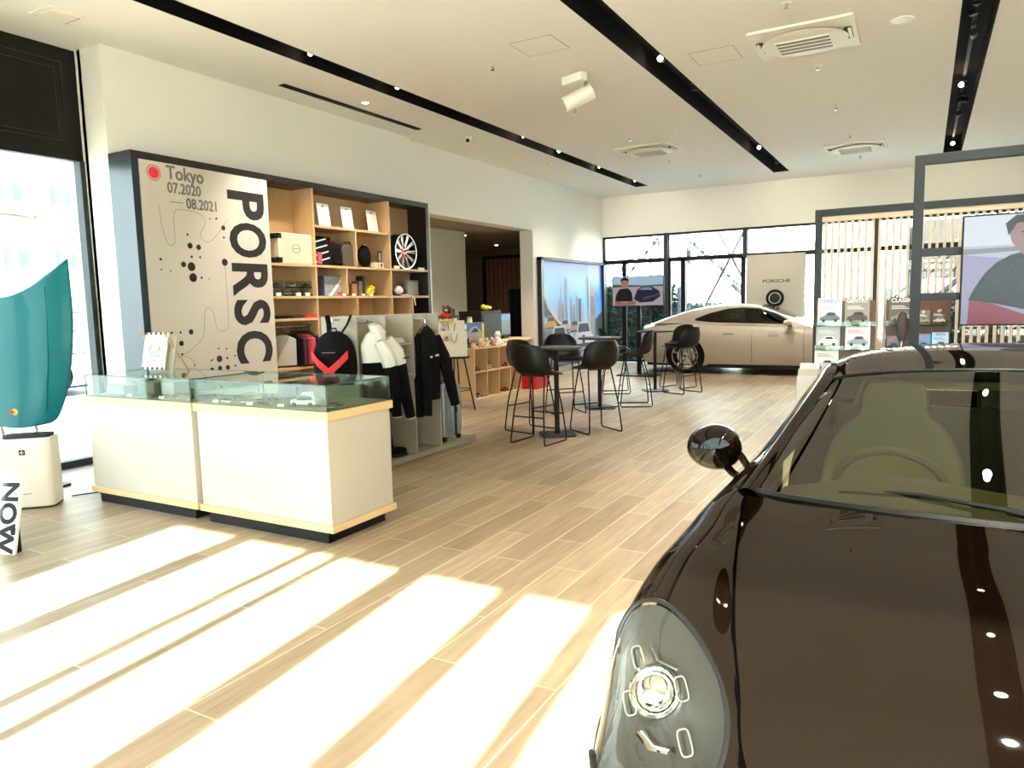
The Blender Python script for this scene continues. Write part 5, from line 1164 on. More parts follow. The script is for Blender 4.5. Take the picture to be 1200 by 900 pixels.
def car_wheel(parent, x, y, r, side, nsp, m_face, pair=0):
    w = .12
    t = bpy.data.objects.new('wheel', None); COL.objects.link(t); t.parent = parent; t.location = (x, y, r)
    T1 = TR((0, 0, 0), rx=(PI/2 if side < 0 else -PI/2))
    MB().lathe([(r*.70, -w), (r*.9, -w*1.02), (r*.985, -w*.85), (r, -w*.5), (r, w*.5), (r*.985, w*.85), (r*.9, w*1.02), (r*.72, w*.98), (r*.70, w*.9)], M_rub, T1, 56, cap=False).build('tyre', parent=t)
    q = MB(); tmp = thing('x', (0, 0, 0), '', ''); bpy.data.objects.remove(tmp)
    R = r*.72
    MB().lathe([(R*.93, -w), (R, -w*.9), (R*.9, 0), (R*.96, w*.9), (R*1.0, w*.98), (R*.95, w*.98)], M_dgrey, T1, 48, cap=False).build('barrel', parent=t)
    for k in range(nsp):
        a = 2*PI*k/nsp+.3
        for s in ((-pair, pair) if pair else (0,)):
            M = T1 @ Matrix.Rotation(a+s, 4, 'Z'); h = R*.07
            q.add([(R*.12, -h*1.8, w*.62), (R*.95, -h, w*.93), (R*.95, h, w*.93), (R*.12, h*1.8, w*.62), (R*.12, -h*1.8, w*.3), (R*.95, -h*1.3, w*.6), (R*.95, h*1.3, w*.6), (R*.12, h*1.8, w*.3)],
                  [(0, 1, 2, 3), (4, 7, 6, 5), (0, 4, 5, 1), (2, 6, 7, 3), (1, 5, 6, 2)], m_face, M)
    q.lathe([(R*.2, w*.2), (R*.2, w*.66), (R*.15, w*.72)], m_face, T1, 24); q.lathe([(R*1.0, w*.9), (R*1.02, w*1.0), (R*.96, w*1.0), (R*.95, w*.9)], m_face, T1, 56, cap=False)
    q.build('spokes', parent=t)
    MB().lathe([(R*.72, -.01), (R*.72, .01)], M_steel, T1, 40).build('brake_disc', parent=t)
    MB().lathe([(R*.09, w*.72), (R*.09, w*.76), (R*.05, w*.78)], M_blk, T1, 16).build('centre_cap', parent=t)
# ---------------------------------------------------------------- black coupe
CX, CY = .27, 2.30
BC = thing('sports_car', (CX, CY, 0), 'glossy black sports coupe filling the lower right foreground', 'car', rz=-PI/2)
neg = lambda rows: [[(x, -y, z) for (x, y, z) in r] for r in rows]
# side body columns: seam, valley, crest, shoulder, side, lower, sill (half width positive here, used for car's right with y<0)
SB_ = [[(1.28, 0, .53), (1.285, 0, .52), (1.29, 0, .50), (1.30, 0, .45), (1.30, 0, .38), (1.30, 0, .28), (1.27, 0, .18)],
      [(1.235, -.28, .565), (1.245, -.30, .555), (1.255, -.33, .53), (1.265, -.36, .48), (1.265, -.38, .40), (1.26, -.38, .30), (1.23, -.37, .18)],
      [(1.17, -.43, .615), (1.185, -.50, .60), (1.20, -.58, .565), (1.20, -.63, .50), (1.20, -.66, .42), (1.19, -.66, .31), (1.17, -.65, .18)],
      [(1.06, -.525, .685), (1.07, -.60, .675), (1.08, -.70, .645), (1.08, -.785, .58), (1.08, -.82, .48), (1.07, -.82, .35), (1.05, -.80, .18)],
      [(.92, -.565, .742), (.92, -.65, .745), (.92, -.75, .73), (.92, -.835, .665), (.92, -.865, .56), (.92, -.865, .40), (.92, -.84, .18)],
      [(.75, -.612, .782), (.75, -.70, .805), (.75, -.795, .795), (.75, -.868, .74), (.75, -.895, .62), (.75, -.89, .45), (.75, -.865, .2)],
      [(.50, -.665, .825), (.50, -.745, .848), (.50, -.825, .835), (.50, -.888, .775), (.50, -.91, .65), (.50, -.905, .5), (.50, -.885, .2)],
      [(.22, -.712, .86), (.22, -.775, .868), (.22, -.835, .850), (.22, -.888, .79), (.22, -.905, .67), (.22, -.90, .5), (.22, -.88, .2)],
      [(-.03, -.745, .885), (-.03, -.79, .885), (-.03, -.84, .865), (-.03, -.885, .80), (-.03, -.90, .68), (-.03, -.89, .5), (-.03, -.87, .2)],
      [(-.5, -.70, .905), (-.5, -.78, .905), (-.5, -.84, .87), (-.5, -.885, .79), (-.5, -.90, .66), (-.5, -.885, .45), (-.5, -.865, .2)],
      [(-1.3, -.68, .93), (-1.3, -.76, .93), (-1.3, -.83, .89), (-1.3, -.88, .79), (-1.3, -.895, .66), (-1.3, -.88, .45), (-1.3, -.865, .2)],
      [(-2.0, -.60, .97), (-2.0, -.72, .96), (-2.0, -.83, .91), (-2.0, -.895, .81), (-2.0, -.92, .66), (-2.0, -.91, .45), (-2.0, -.88, .22)],
      [(-2.6, -.5, .93), (-2.6, -.66, .92), (-2.6, -.8, .87), (-2.6, -.88, .78), (-2.6, -.90, .64), (-2.6, -.88, .45), (-2.6, -.84, .25)],
      [(-2.95, -.4, .86), (-2.95, -.55, .85), (-2.95, -.68, .81), (-2.95, -.77, .73), (-2.95, -.79, .6), (-2.95, -.76, .45), (-2.95, -.7, .3)],
      [(-3.08, -.2, .80), (-3.08, -.25, .79), (-3.08, -.3, .75), (-3.08, -.35, .68), (-3.08, -.35, .58), (-3.08, -.3, .45), (-3.05, -.3, .3)],
      [(-3.1, 0, .79), (-3.1, 0, .77), (-3.1, 0, .73), (-3.1, 0, .66), (-3.1, 0, .56), (-3.1, 0, .45), (-3.07, 0, .3)]]
S0 = surf(SB_, 330, 80, flip=True)
AXF, AXR, RW = .40, -2.07, .335
def arch(V): return np.minimum(np.hypot(V[:, 0]-AXF, V[:, 2]-RW), np.hypot(V[:, 0]-AXR, V[:, 2]-RW))-.365+np.where(V[:, 2] > .8, 1, 0)
HC = np.array([.935, -.735]); ha = math.atan2(.24, .42)
def headl(V):
    x = V[:, 0]-HC[0]; y = V[:, 1]-HC[1]; c, s_ = math.cos(ha), math.sin(ha); a = x*c+y*s_; b = -x*s_+y*c
    w = .128-.06*(a+.0)*(-1)
    d = np.hypot(a/.255, b/np.clip(.125+.10*a, .05, .16))-1
    return np.where((V[:, 2] < .45) | (x < -.5), 1.0, d)
_, body = clip(S0, arch)
HL, body = clip(body, headl)
seams = []
bumper, fend = clip(body, lambda V: 1.02-V[:, 0]+np.where(V[:, 2] > .60, .5, 0)*0+.0+(.0))
fender, rest = clip(fend, lambda V: -.20-V[:, 0])
door, rear = clip(rest, lambda V: -1.25-V[:, 0])
for mi in (False, True):
    emit_s(fender, 'fender', M_paint, BC, mi); emit_s(door, 'door', M_paint, BC, mi); emit_s(rear, 'rear_quarter', M_paint, BC, mi)
emit_s(join(bumper, mirr(bumper)), 'front_bumper', M_paint, BC)
# hood
hood_rows = []
for (x, ys, zs, xc, zc_) in ((.0, -.737, .885, .165, .925), (.22, -.706, .863, .33, .905), (.50, -.659, .828, .56, .875), (.75, -.606, .785, .78, .83), (.92, -.559, .745, .94, .785), (1.06, -.52, .688, 1.09, .72), (1.165, -.43, .62, 1.19, .645), (1.225, -.28, .572, 1.235, .585)):
    r = []
    for t_ in (-1, -.8, -.5, 0, .5, .8, 1):
        a = abs(t_); r.append((xc+(x-xc)*a**2, ys*-t_*-1 if False else ys*(-t_)*-1*(1) if False else (-ys)*t_, zc_+(zs-zc_)*(a**2.6)-.006*math.exp(-((a-.85)/.1)**2)))
    hood_rows.append(r)
Hs = surf(hood_rows, 110, 90); emit_s(Hs, 'bonnet', M_paint, BC)
# dark liners below the gaps and in the body
q = MB()
for mi in (-1, 1):
    pts = [(x, mi*(abs(y)+.0), z-.012) for (x, y, z) in [r[0] for r in SB_[:9]]]
    q.tube(pts, .014, M_gap, 6)
q.build('panel_gap_liner', parent=BC)
MB().box(-2.9, 1.1, -.62, .62, .16, .30, M_blk).box(.05, 1.05, -.5, .5, .3, .60, M_blk).build('underbody', parent=BC)
def well(q, x, s, z, r, w):
    arc = [(x+r*math.cos(t), z+r*math.sin(t)) for t in np.linspace(-.15, PI+.15, 25)]
    q.grid([[(ax, s*(.60+w), az) for ax, az in arc], [(ax, s*.60, az) for ax, az in arc]], M_gap)
    q.add([(ax, s*.60, az) for ax, az in arc], [tuple(range(25))], M_gap)
for ax_ in (AXF, AXR):
    for s in (-1, 1): q = MB(); well(q, ax_, s, RW, .368, .27); q.build('wheel_well', parent=BC)
M_rimb = mat('car_rim', '#8f8d8a', .25, .9)
for x in (AXF, AXR):
    for s in (-1, 1): car_wheel(BC, x, s*.765, RW, s, 5, M_rimb, .16)
# rear deck
rd = [[(x, y, z) for (x, y, z) in ((xx, -yy, z0), (xx, -yy*.5, z1), (xx, 0, z1+.005), (xx, yy*.5, z1), (xx, yy, z0))] for xx, yy, z0, z1 in ((-2.4, .53, .945, .96), (-2.7, .48, .915, .925), (-2.95, .40, .862, .87), (-3.08, .2, .80, .805), (-3.1, .02, .79, .79))]
emit_s(surf(rd, 24, 24, flip=True), 'boot_lid', M_paint, BC)
# greenhouse
def msym(rows): return [[(x, -y, z) for (x, y, z) in r[::-1][:-1]]+[(x, y, z) for (x, y, z) in r] for r in rows]
WS = [[(.17, 0, .922), (.14, .35, .917), (.03, .62, .900), (-.05, .715, .888)], [(-.28, 0, 1.085), (-.31, .32, 1.078), (-.41, .57, 1.045), (-.49, .665, 1.018)], [(-.72, 0, 1.232), (-.75, .3, 1.220), (-.80, .49, 1.195), (-.85, .58, 1.172)]]
emit_s(surf(msym(WS), 40, 60, flip=True), 'windscreen', M_tint, BC)
RF = [[(-.72, 0, 1.235), (-.75, .3, 1.223), (-.80, .49, 1.198), (-.85, .585, 1.172)], [(-1.2, 0, 1.285), (-1.2, .3, 1.274), (-1.2, .50, 1.248), (-1.2, .60, 1.215)], [(-1.7, 0, 1.265), (-1.7, .3, 1.252), (-1.7, .5, 1.220), (-1.7, .60, 1.185)],
      [(-2.15, 0, 1.15), (-2.15, .3, 1.14), (-2.15, .5, 1.11), (-2.15, .61, 1.07)], [(-2.55, 0, .965), (-2.55, .3, .96), (-2.55, .5, .94), (-2.5, .62, .93)]]
Rs = surf(msym(RF), 90, 60, flip=True)
rg, rp = clip(Rs, lambda V: sdpoly([(-1.75, -.42), (-1.75, .42), (-2.42, .46), (-2.42, -.46)], V[:, 0], V[:, 1]))
emit_s(rp, 'roof', M_paint, BC); emit_s(rg, 'rear_window', M_dark, BC)
q = MB(); q.tube([(r[0], r[1], r[2]+.001) for r in net(msym(WS), 3, 41)[-1]], .006, M_trim, 6); q.build('header_seal', parent=BC)
q = MB(); q.tube([tuple(p) for p in net(msym(WS), 3, 41)[0]], .012, M_trim, 6)
cw = net([[(r[0], r[1], r[2]) for r in net(msym(WS), 3, 21)[0]], [(r[0]+.07*(1-(r[1]/.72)**2), r[1], r[2]-.015) for r in net(msym(WS), 3, 21)[0]]], 3, 41)
q.grid([[tuple(p) for p in r] for r in cw], M_trim); q.build('cowl_seal', parent=BC)
AP = [[(-.04, -.715, .888), (-.03, -.75, .90), (-.04, -.785, .882)], [(-.49, -.665, 1.02), (-.49, -.70, 1.022), (-.50, -.725, .995)], [(-.85, -.582, 1.172), (-.87, -.625, 1.172), (-.87, -.665, 1.128)], [(-1.2, -.595, 1.215), (-1.2, -.64, 1.20), (-1.2, -.675, 1.15)],
      [(-1.7, -.595, 1.185), (-1.7, -.65, 1.16), (-1.7, -.69, 1.11)], [(-2.15, -.605, 1.07), (-2.15, -.67, 1.04), (-2.15, -.72, .985)], [(-2.52, -.615, .932), (-2.52, -.69, .925), (-2.52, -.75, .90)]]
A = surf(AP, 120, 14, flip=True)
SG = [[(-.04, -.785, .882), (-.06, -.79, .885)], [(-.50, -.725, .995), (-.5, -.80, .905)], [(-.87, -.665, 1.128), (-.87, -.80, .912)], [(-1.2, -.675, 1.15), (-1.2, -.795, .925)], [(-1.7, -.69, 1.11), (-1.7, -.78, .945)], [(-2.15, -.72, .985), (-2.1, -.76, .958)], [(-2.4, -.745, .93), (-2.4, -.75, .93)]]
G_ = surf([[a, tuple((np.array(a)+np.array(b))/2+np.array((0, -.012, 0))), b] for a, b in SG], 60, 14, flip=True)
for mi in (False, True): emit_s(A, 'roof_pillar', M_paint, BC, mi); emit_s(G_, 'side_window', M_dark, BC, mi)
# door mirror
for s, sd in ((-1, 'near'), (1, 'far')):
    m = bpy.data.objects.new('door_mirror', None); COL.objects.link(m); m.parent = BC; m.location = (-.50, s*.955, .925)
    Tm = Matrix.Rotation(-s*.25, 4, 'Z')
    rows = []
    for x, ry, rz, dz in ((.085, .006, .005, .012), (.078, .055, .035, .012), (.05, .088, .058, .006), (.0, .104, .070, 0), (-.04, .106, .073, 0), (-.055, .103, .071, 0)):
        rows.append([(x, s*(ry*math.cos(a)*(1+.08*math.cos(a))), dz+1.22*rz*math.sin(a)) for a in np.linspace(-PI, PI, 33)[:-1]])
    MB().grid(rows, M_paint, Tm, closed=True).build('housing', parent=m)
    q = MB(); q.add([(-.05, s*.098*math.cos(a), .08*math.sin(a)) for a in np.linspace(-PI, PI, 33)[:-1]], [tuple(range(32))], M_chrome, Tm); q.build('mirror_glass', parent=m)
    q = MB(); q.tube([(.0, -s*.03, -.06), (.03, -s*.07, -.085), (.05, -s*.12, -.105)], .018, M_paint, 8, flat=.7).tube([(-.03, -s*.08, -.02), (-.02, -s*.11, -.06), (.0, -s*.135, -.09)], .018, M_paint, 8, flat=.7)
    q.box(-.02, .08, -s*.135-.02, -s*.135+.02, -.12, -.08, M_trim); q.build('mirror_foot', parent=m)
# headlights
def hl_param(n_r=10, n_a=64):
    """points on fender surface inside the headlight ellipse via plan lookup"""
    V = S0.V; sel = (V[:, 0] > .6) & (V[:, 2] > .42); P = V[sel]; Nn = S0.N[sel]
    c, s_ = math.cos(ha), math.sin(ha); rows = []
    for i in range(n_r+1):
        f = i/n_r; row = []
        for k in range(n_a):
            t = 2*PI*k/n_a
            a = .255*math.cos(t); # solve b boundary iteratively
            b = (.125+.10*a)*math.sin(t); a *= f; b *= f
            x = HC[0]+a*c-b*s_; y = HC[1]+a*s_+b*c
            d = (P[:, 0]-x)**2+(P[:, 1]-y)**2; j = np.argsort(d)[:6]; w = 1/(d[j]+1e-7); w /= w.sum()
            z = float((P[j, 2]*w).sum()); nn = (Nn[j]*w[:, None]).sum(0)
            row.append((x, y, z, nn))
        rows.append(row)
    return rows
HR = hl_param()
for s in (-1, 1):
    h = bpy.data.objects.new('headlight', None); COL.objects.link(h); h.parent = BC
    my = lambda p: (p[0], p[1] if s < 0 else -p[1], p[2])
    lens = [[my((x+nn[0]*.006*(1-(i/10)**4), y+nn[1]*.006, z+nn[2]*.006*(1-(i/10)**4))) for (x, y, z, nn) in r] for i, r in enumerate(HR)]
    MB().grid(lens, glassmat('headlamp_lens', '#f2f2ee', ior=1.35), closed=True).build('lens', parent=h)
    dp = lambda f: .012+.16*(1-f**3)
    bowl = [[my((x, y, z-dp(i/10))) for (x, y, z, nn) in r] for i, r in enumerate(HR)]
    MB().grid(bowl, mat('headlamp_bowl', '#171511', .5, 0, spec=.3), closed=True).build('reflector_bowl', parent=h)
    MB().tube([my((x, y, z+.000)) for (x, y, z, nn) in HR[-1]], .006, M_trim, 6, closed=True).build('gasket', parent=h)
    c0 = Vector(my((.855, -.752, .655)))
    q = MB().lathe([(.05, -.05), (.056, .01), (.05, .018), (.043, .004)], M_chrome, TR(c0, ry=.9), 32, cap=False); q.lathe([(.072, -.05), (.066, -.02), (.056, .0)], M_steel, TR(c0, ry=.9), 32, cap=False)
    q.ball((0, 0, 0), .043, .043, .03, M_chrome, TR(c0, ry=.9)); q.build('projector', parent=h)
    q = MB()
    for (lx, ly, lz) in ((.79, -.815, .690), (.885, -.80, .632), (.87, -.69, .685), (.965, -.655, .628)):
        Td = Matrix.Translation(Vector(my((lx, ly, lz)))) @ Matrix.Rotation(.75, 4, 'Y') @ Matrix.Rotation(.45*(1 if s < 0 else -1), 4, 'Z')
        L = [(.026*math.copysign(abs(math.cos(a))**.5, math.cos(a)), .012*math.copysign(abs(math.sin(a))**.5, math.sin(a)), 0) for a in np.linspace(0, 2*PI, 25)[:-1]]
        q.tube(L, .002, mat('light_guide', '#45433e', .4), 6, T=Td, closed=True)
    q.build('light_frame', parent=h)
    MB().tube([my((.74, -.80, .715)), my((.80, -.76, .70)), my((.82, -.71, .70))], .008, M_steel, 8, flat=.4).build('reflector_trim', parent=h)
    MB().tube([my((.93, -.76, .60)), my((.97, -.72, .60)), my((.98, -.68, .61))], .012, M_chrome, 8, flat=.4).build('reflector_trim', parent=h)
    MB().box(-.05, .05, -.03, .03, -.004, .004, M_steel, TR(my((.76, -.79, .69)), ry=.3, rz=.4)).box(-.06, .05, -.04, .04, -.003, .003, mat('mesh_grey', '#77736a', .4, .5), TR(my((1.07, -.70, .53)), ry=.5, rz=.4)).build('reflector_strip', parent=h)
# wipers
for (x0, y0, x1, y1, z) in ((.13, -.05, .02, -.47, .935), (.17, .50, .10, -.02, .93)):
    w = bpy.data.objects.new('wiper', None); COL.objects.link(w); w.parent = BC
    MB().tube([(x0+.06, y0+.16, z-.015), (x0+.03, y0+.05, z+.012), (x0, y0-.02, z+.016)], .013, M_trim, 6).tube([(x0, y0-.02, z+.016), ((x0+x1)/2, (y0+y1)/2, z+.022), (x1+.02, y1+.12, z+.012)], .006, M_trim, 6).build('arm', parent=w)
    MB().tube([(x0-.01, y0+.05, z+.006), ((x0+x1)/2-.015, (y0+y1)/2, z+.012), (x1, y1, z-.005)], .005, M_trim, 6).build('blade', parent=w)
# grille vents at the nose and small plate mark
MB().box(1.0, 1.22, -.35, .35, .2, .38, M_blk).build('air_intake', parent=BC)
# interior
q = MB(); q.grid([[tuple(p) for p in r] for r in net([[(-.02, -.66, .86), (.08, -.3, .885), (.1, 0, .89), (.08, .3, .885), (-.02, .66, .86)], [(-.25, -.66, .86), (-.22, -.36, .90), (-.22, 0, .88), (-.22, .36, .87), (-.25, .66, .85)], [(-.42, -.66, .78), (-.42, -.36, .87), (-.42, 0, .84), (-.42, .36, .82), (-.42, .66, .78)], [(-.46, -.66, .55), (-.46, -.36, .6), (-.46, 0, .6), (-.46, .36, .6), (-.46, .66, .55)]], 20, 30)], mat('dash_skin', '#3f3a2c', .8, spec=.2))
q.build('dashboard', parent=BC, solid=.01)
q = MB(); Tw = TR((-.58, -.36, .80), ry=-1.12)
q.tube([(.18*math.cos(a), .18*math.sin(a), 0) for a in np.linspace(0, 2*PI, 41)[:-1]], .016, M_int2, 8, T=Tw, closed=True); q.lathe([(.02, -.02), (.065, -.01), (.06, .02)], M_int2, Tw, 20)
for a in (0, PI, -PI/2): q.tube([(.05*math.sin(a), .05*math.cos(a), 0), (.17*math.sin(a), .17*math.cos(a), 0)], .014, M_int2, 6, T=Tw, flat=.5)
q.build('steering_wheel', parent=BC)
def carseat(x, y):
    s = bpy.data.objects.new('car_seat', None); COL.objects.link(s); s.parent = BC; s.location = (x, y, 0)
    rows = []
    for z, hw, xx, bol in ((.42, .25, .0, .07), (.6, .26, -.07, .08), (.8, .255, -.15, .06), (.93, .20, -.20, .04), (1.0, .13, -.22, .02), (1.08, .125, -.235, .02), (1.13, .10, -.24, .01)):
        rows.append([(xx+bol*abs(t)**2, hw*t, z-.01*abs(t)) for t in (-1, -.7, -.3, 0, .3, .7, 1)])
    MB().grid([[tuple(p) for p in r] for r in net(rows, 30, 20)], M_int).build('backrest', parent=s, solid=.07)
    MB().rbox(0, .5, -.25, .25, .34, .46, .08, M_int).build('cushion', parent=s, bev=.03)
carseat(-1.02, -.37); carseat(-1.02, .37)
MB().box(-1.45, -1.4, -.62, .62, .3, 1.0, M_int2).tube([(-1.43, -.55, .95), (-1.4, -.5, 1.1), (-1.4, .5, 1.1), (-1.43, .55, .95)], .02, M_int, 8).build('rear_bulkhead', parent=BC)
MB().rbox(-.03, .03, -.1, .1, -.03, .03, .02, M_blk, TR((-.66, 0, 1.14))).build('rear_view_mirror', parent=BC)
# tail lights and plate for other viewpoints
for s in (-1, 1): MB().box(-3.06, -3.0, s*.55-.16, s*.55+.16, .66, .72, M_red, TR((0.02, 0, 0), rz=0)).build('tail_light', parent=BC)

# ---------------------------------------------------------------- cream sedan
def make_sedan(loc, rz, label, paint):
    W = thing('sedan_car', loc, label, 'car', rz=rz)
    ys = lambda *a: a
    rows = []
    def R(x, y, z): rows.append([(x if not isinstance(x, (list, tuple)) else x[i], -y[i], z[i]) for i in range(7)])
    R(-1.06, (0,)*7, (.22, .4, .62, .80, .93, .97, .98)); R((-1.02, -1.04, -1.05, -1.04, -1.03, -1.04, -1.05), (.45, .5, .5, .48, .4, .2, 0), (.22, .4, .62, .80, .93, .98, .99))
    R((-.92, -.96, -.98, -.96, -.94, -1.0, -1.02), (.74, .80, .82, .79, .68, .4, 0), (.22, .4, .62, .81, .94, .99, 1.0))
    R(-.6, (.84, .91, .935, .91, .78, .45, 0), (.2, .4, .62, .83, .985, 1.03, 1.04)); R(0, (.89, .95, .975, .955, .79, .45, 0), (.18, .4, .65, .87, 1.02, 1.06, 1.07))
    R(.7, (.88, .93, .955, .925, .79, .45, 0), (.18, .4, .64, .85, .99, 1.02, 1.03)); R(1.5, (.87, .92, .94, .91, .79, .45, 0), (.18, .4, .63, .83, .965, 1.0, 1.01))
    R(2.3, (.87, .93, .95, .92, .78, .45, 0), (.18, .4, .63, .82, .94, .98, .99)); R(2.9, (.89, .95, .965, .93, .75, .4, 0), (.18, .4, .62, .81, .875, .88, .885))
    R(3.45, (.85, .91, .93, .88, .70, .4, 0), (.2, .38, .56, .71, .775, .785, .79)); R(3.78, (.70, .78, .80, .76, .6, .35, 0), (.22, .36, .5, .61, .67, .69, .695))
    R(3.92, (.4, .46, .48, .45, .36, .2, 0), (.24, .34, .45, .54, .59, .61, .615)); R(3.96, (0,)*7, (.25, .34, .44, .52, .56, .57, .575))
    S = surf(rows, 260, 70); r_ = .37
    ar = lambda V: np.minimum(np.hypot(V[:, 0], V[:, 2]-r_), np.hypot(V[:, 0]-2.9, V[:, 2]-r_))-.40+np.where(np.abs(V[:, 1]) < .5, 2, 0)
    _, S = clip(S, ar)
    rr, S2 = clip(S, lambda V: V[:, 0]-.62); dr, S3 = clip(S2, lambda V: V[:, 0]-1.32); df, fr = clip(S3, lambda V: V[:, 0]-2.28)
    bo, fr = clip(fr, lambda V: np.abs(V[:, 1])-.70+np.where(V[:, 0] > 3.7, 1, 0))
    for mi in (False, True):
        emit_s(rr, 'rear_quarter', paint, W, mi); emit_s(dr, 'rear_door', paint, W, mi); emit_s(df, 'front_door', paint, W, mi); emit_s(fr, 'fender', paint, W, mi)
    emit_s(join(bo, mirr(bo)), 'bonnet', paint, W)
    # greenhouse
    G = []
    prof = [(-.78, 1.03, 1.025), (-.45, 1.04, 1.16), (0, 1.03, 1.30), (.5, 1.01, 1.385), (.95, 1.0, 1.41), (1.4, .985, 1.37), (1.85, .97, 1.20), (2.2, .955, 1.02), (2.38, .95, .955)]
    for x, zb, zt in prof:
        h = max(zt-zb, 0.002); G.append([(x, -.80, zb-.01), (x, -.765, zb+.30*h), (x, -.70, zb+.68*h), (x, -.60, zb+.90*h), (x, -.42, zb+.98*h), (x, -.2, zb+1.0*h), (x, 0, zt+.005)])
    Gs = surf(G, 150, 70)
    win = [(.18, 1.10), (.45, 1.205), (.8, 1.29), (1.1, 1.31), (1.4, 1.29), (1.75, 1.17), (2.0, 1.03), (2.02, 1.015), (1.2, 1.035), (.5, 1.065)]
    lim = lambda V: np.where(V[:, 1] > -.5, 1.0, 0)
    gw, body_ = clip(Gs, lambda V: sdpoly(win, V[:, 0], V[:, 2])+lim(V))
    surr, body_ = clip(body_, lambda V: sdpoly(win, V[:, 0], V[:, 2])-.022+lim(V))
    ws, body_ = clip(body_, lambda V: np.maximum(1.42-V[:, 0]+.12*(1-(V[:, 1]/.6)**2)*0, np.abs(V[:, 1])-.66+.10*np.clip(2.3-V[:, 0], 0, 1)))
    rw_, body_ = clip(body_, lambda V: np.maximum(V[:, 0]+.02, np.abs(V[:, 1])-.55))
    g1, g2_ = clip(gw, lambda V: np.abs(V[:, 0]-1.12+.1*(V[:, 2]-1.1))-.03)
    for mi in (False, True):
        emit_s(g2_, 'side_window', M_dark, W, mi); emit_s(join(surr, g1), 'window_surround', M_trim, W, mi)
    emit_s(join(body_, mirr(body_)), 'roof', paint, W); emit_s(join(ws, mirr(ws)), 'windscreen', M_tint, W); emit_s(join(rw_, mirr(rw_)), 'rear_window', M_dark, W)
    for x in (0, 2.9):
        for s in (-1, 1): car_wheel(W, x, s*.84, r_, s, 5, mat('sedan_rim', '#b8b6b2', .25, .9), 0)
    for x in (0, 2.9):
        for s in (-1, 1): q = MB(); well(q, x, s, r_, .403, .31); q.build('wheel_well', parent=W)
    MB().box(-.9, 3.7, -.66, .66, .14, .3, M_blk).box(.45, 2.45, -.90, .90, .13, .20, M_blk).build('underbody', parent=W)
    q = MB()
    for s in (-1, 1):
        for x0 in (.62, 1.32, 2.28):
            pts = []
            for z in np.linspace(.24, .93, 14):
                m_ = np.argmin((S.V[:, 0]-x0)**2+(S.V[:, 2]-z)**2+np.where(S.V[:, 1] > -.6, 9, 0)); pts.append((x0, -s*(S.V[m_, 1]), z))
            if x0 > .7: q.tube(pts, .004, M_blk, 4)
    q.build('door_gap', parent=W)
    for s in (-1, 1):
        for x0, z0 in ((.86, .81), (1.72, .79)): MB().rbox(x0-.1, x0+.1, -.006, .006, -.010, .010, .009, M_steel, TR((0, s*.940, z0)), axis='y').build('door_handle', parent=W)
        MB().ball((2.0, s*.98, 1.03), .09, .10, .06, paint).box(1.97, 2.05, *sorted((s*.80, s*.93)), .96, .99, M_trim).build('door_mirror', parent=W)
        MB().box(3.62, 3.80, *sorted((s*.50, s*.68)), .56, .66, M_cglass).build('headlight', parent=W)
        MB().ball((1.15, s*.36, .95), .10, .2, .28, M_int2, e=.6).ball((.1+.15, s*.36, .93), .10, .2, .24, M_int2, e=.6).build('seat', parent=W)
    MB().rbox(-1.075, -1.03, -.45, .45, .80, .83, .01, M_red, axis='x').build('light_bar', parent=W)
    MB().box(-1.08, -1.05, -.25, .25, .45, .58, M_mw).build('number_plate', parent=W)
    return W
make_sedan((-4.25, 15.62, 0), 0, 'cream white four door sedan parked before the far windows', M_wpaint)
def copy_car():
    src = [o for o in bpy.data.objects if o.name.startswith('sedan_car') and o.parent is None][0]
    c = copy_tree(src); c.location = (-15.5, 4.75, -.06); c.rotation_euler.z = PI/2-.1
    tag(c, 'white car parked outside the left glazing behind the teal bonnet', 'car')
copy_car()

# ================================================================ CAMERA, LIGHT
Rm = [[0.87026829, 0.0328792, -0.49147946], [0.49199061, -0.1067335, 0.8640331], [-0.0240486, -0.99374389, -0.10906304]]
Rm = Matrix(Rm)
right = Rm @ Vector((1, 0, 0)); up = Rm @ Vector((0, -1, 0)); back = Rm @ Vector((0, 0, -1))
cam = bpy.data.cameras.new('camera'); co = bpy.data.objects.new('camera', cam); COL.objects.link(co)
M = Matrix((right, up, back)).transposed().to_4x4(); M.translation = (0, 0, 1.5); co.matrix_world = M
cam.sensor_fit = 'HORIZONTAL'; cam.sensor_width = 36; cam.lens = 850/1200*36; cam.clip_start = .05; cam.clip_end = 300
SC.camera = co
sun = bpy.data.lights.new('sun', 'SUN'); sun.energy = 22; sun.angle = math.radians(.6); sun.color = (1, .96, .90)
so = bpy.data.objects.new('sun', sun); COL.objects.link(so)
el = math.atan(3.05/(3.35-YN+.05)*.994); dv = Vector((-.1102*math.cos(el), .9939*math.cos(el), -math.sin(el)))
so.rotation_euler = dv.to_track_quat('-Z', 'Y').to_euler(); so.location = (3, -10, 8)
w = bpy.data.worlds.new('world'); SC.world = w; w.use_nodes = True; nt = w.node_tree; bg = nt.nodes['Background']
tc = nt.nodes.new('ShaderNodeTexCoord'); sp = nt.nodes.new('ShaderNodeSeparateXYZ'); r = nt.nodes.new('ShaderNodeValToRGB')
nt.links.new(tc.outputs['Generated'], sp.inputs[0]); nt.links.new(sp.outputs['Z'], r.inputs[0])
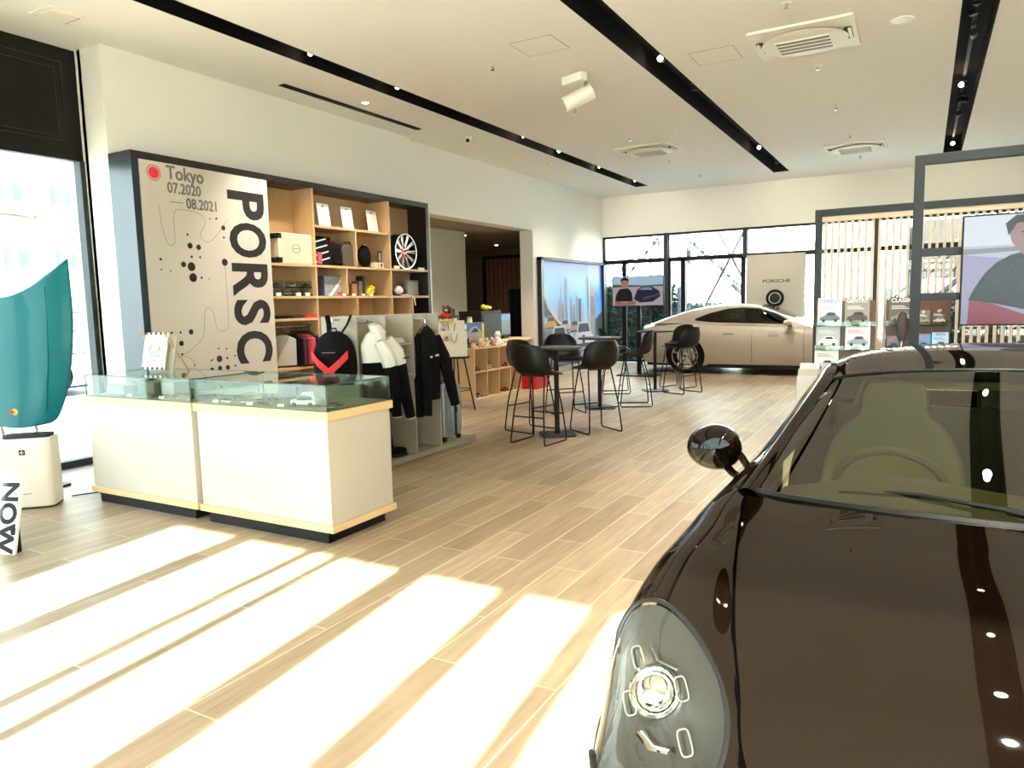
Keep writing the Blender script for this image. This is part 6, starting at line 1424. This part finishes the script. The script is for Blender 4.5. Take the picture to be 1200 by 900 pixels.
r.color_ramp.elements[0].color = (.92, .96, 1, 1); r.color_ramp.elements[1].color = (.36, .60, 1, 1)
nt.links.new(r.outputs[0], bg.inputs[0]); bg.inputs[1].default_value = 3.4
def spot(x, y, z, tx, ty, tz, e, ang=50, col=(1, .91, .78)):
    l = bpy.data.lights.new('spot', 'SPOT'); l.energy = e; l.spot_size = math.radians(ang); l.spot_blend = 1.0; l.color = col; l.shadow_soft_size = .04
    o = bpy.data.objects.new('spot', l); COL.objects.link(o); o.location = (x, y, z); o.rotation_euler = (Vector((tx, ty, tz))-Vector((x, y, z))).to_track_quat('-Z', 'Y').to_euler()
for o in [o for o in bpy.data.objects if o.name.startswith('track_spotlight') and o['label'].startswith('lit')]:
    x, y = o.location.x, o.location.y
    if x < -5 and y > 12: spot(x, y, ZC-.02, -6.8, y+.5, .5, 45, 85)
    elif x < -5: spot(x, y, ZC-.02, -6.6, y+.3, .3, 110, 75)
    else: spot(x, y, ZC-.02, x-.2, y+.6, 0, 110, 95)
spot(-2.62, 15.2, ZC-.02, -2.87, 16.8, 1.5, 35, 50)
for x, e in ((-5.6, 35), (-2.62, 30), (.345, 14), (3.29, 10)): spot(x, 14.6, ZC-.05, x, 17, 2.4, e, 105)
for (x, y) in ((-7.75, 10.5), (-8.6, 13.2), (-9.4, 15.9)): spot(x, y, 2.97, x-.2, y+.3, 0, 15, 90)
# ceiling ambient lamps of the dealership, unseen bays to the right
SC.view_settings.view_transform = 'Standard'; SC.view_settings.look = 'None'; SC.view_settings.gamma = 1; SC.view_settings.use_curve_mapping = False
SC.view_settings.exposure = 1.95
SC.cycles.use_denoising = True
SC.cycles.max_bounces = 9; SC.cycles.diffuse_bounces = 5; SC.cycles.glossy_bounces = 5; SC.cycles.transparent_max_bounces = 24
SC.cycles.sample_clamp_indirect = 8; SC.cycles.caustics_reflective = False; SC.cycles.caustics_refractive = False
for o in bpy.data.objects:
    if o.type == 'MESH' and o.parent is None and 'label' not in o and 'kind' not in o: print('UNTAGGED', o.name)
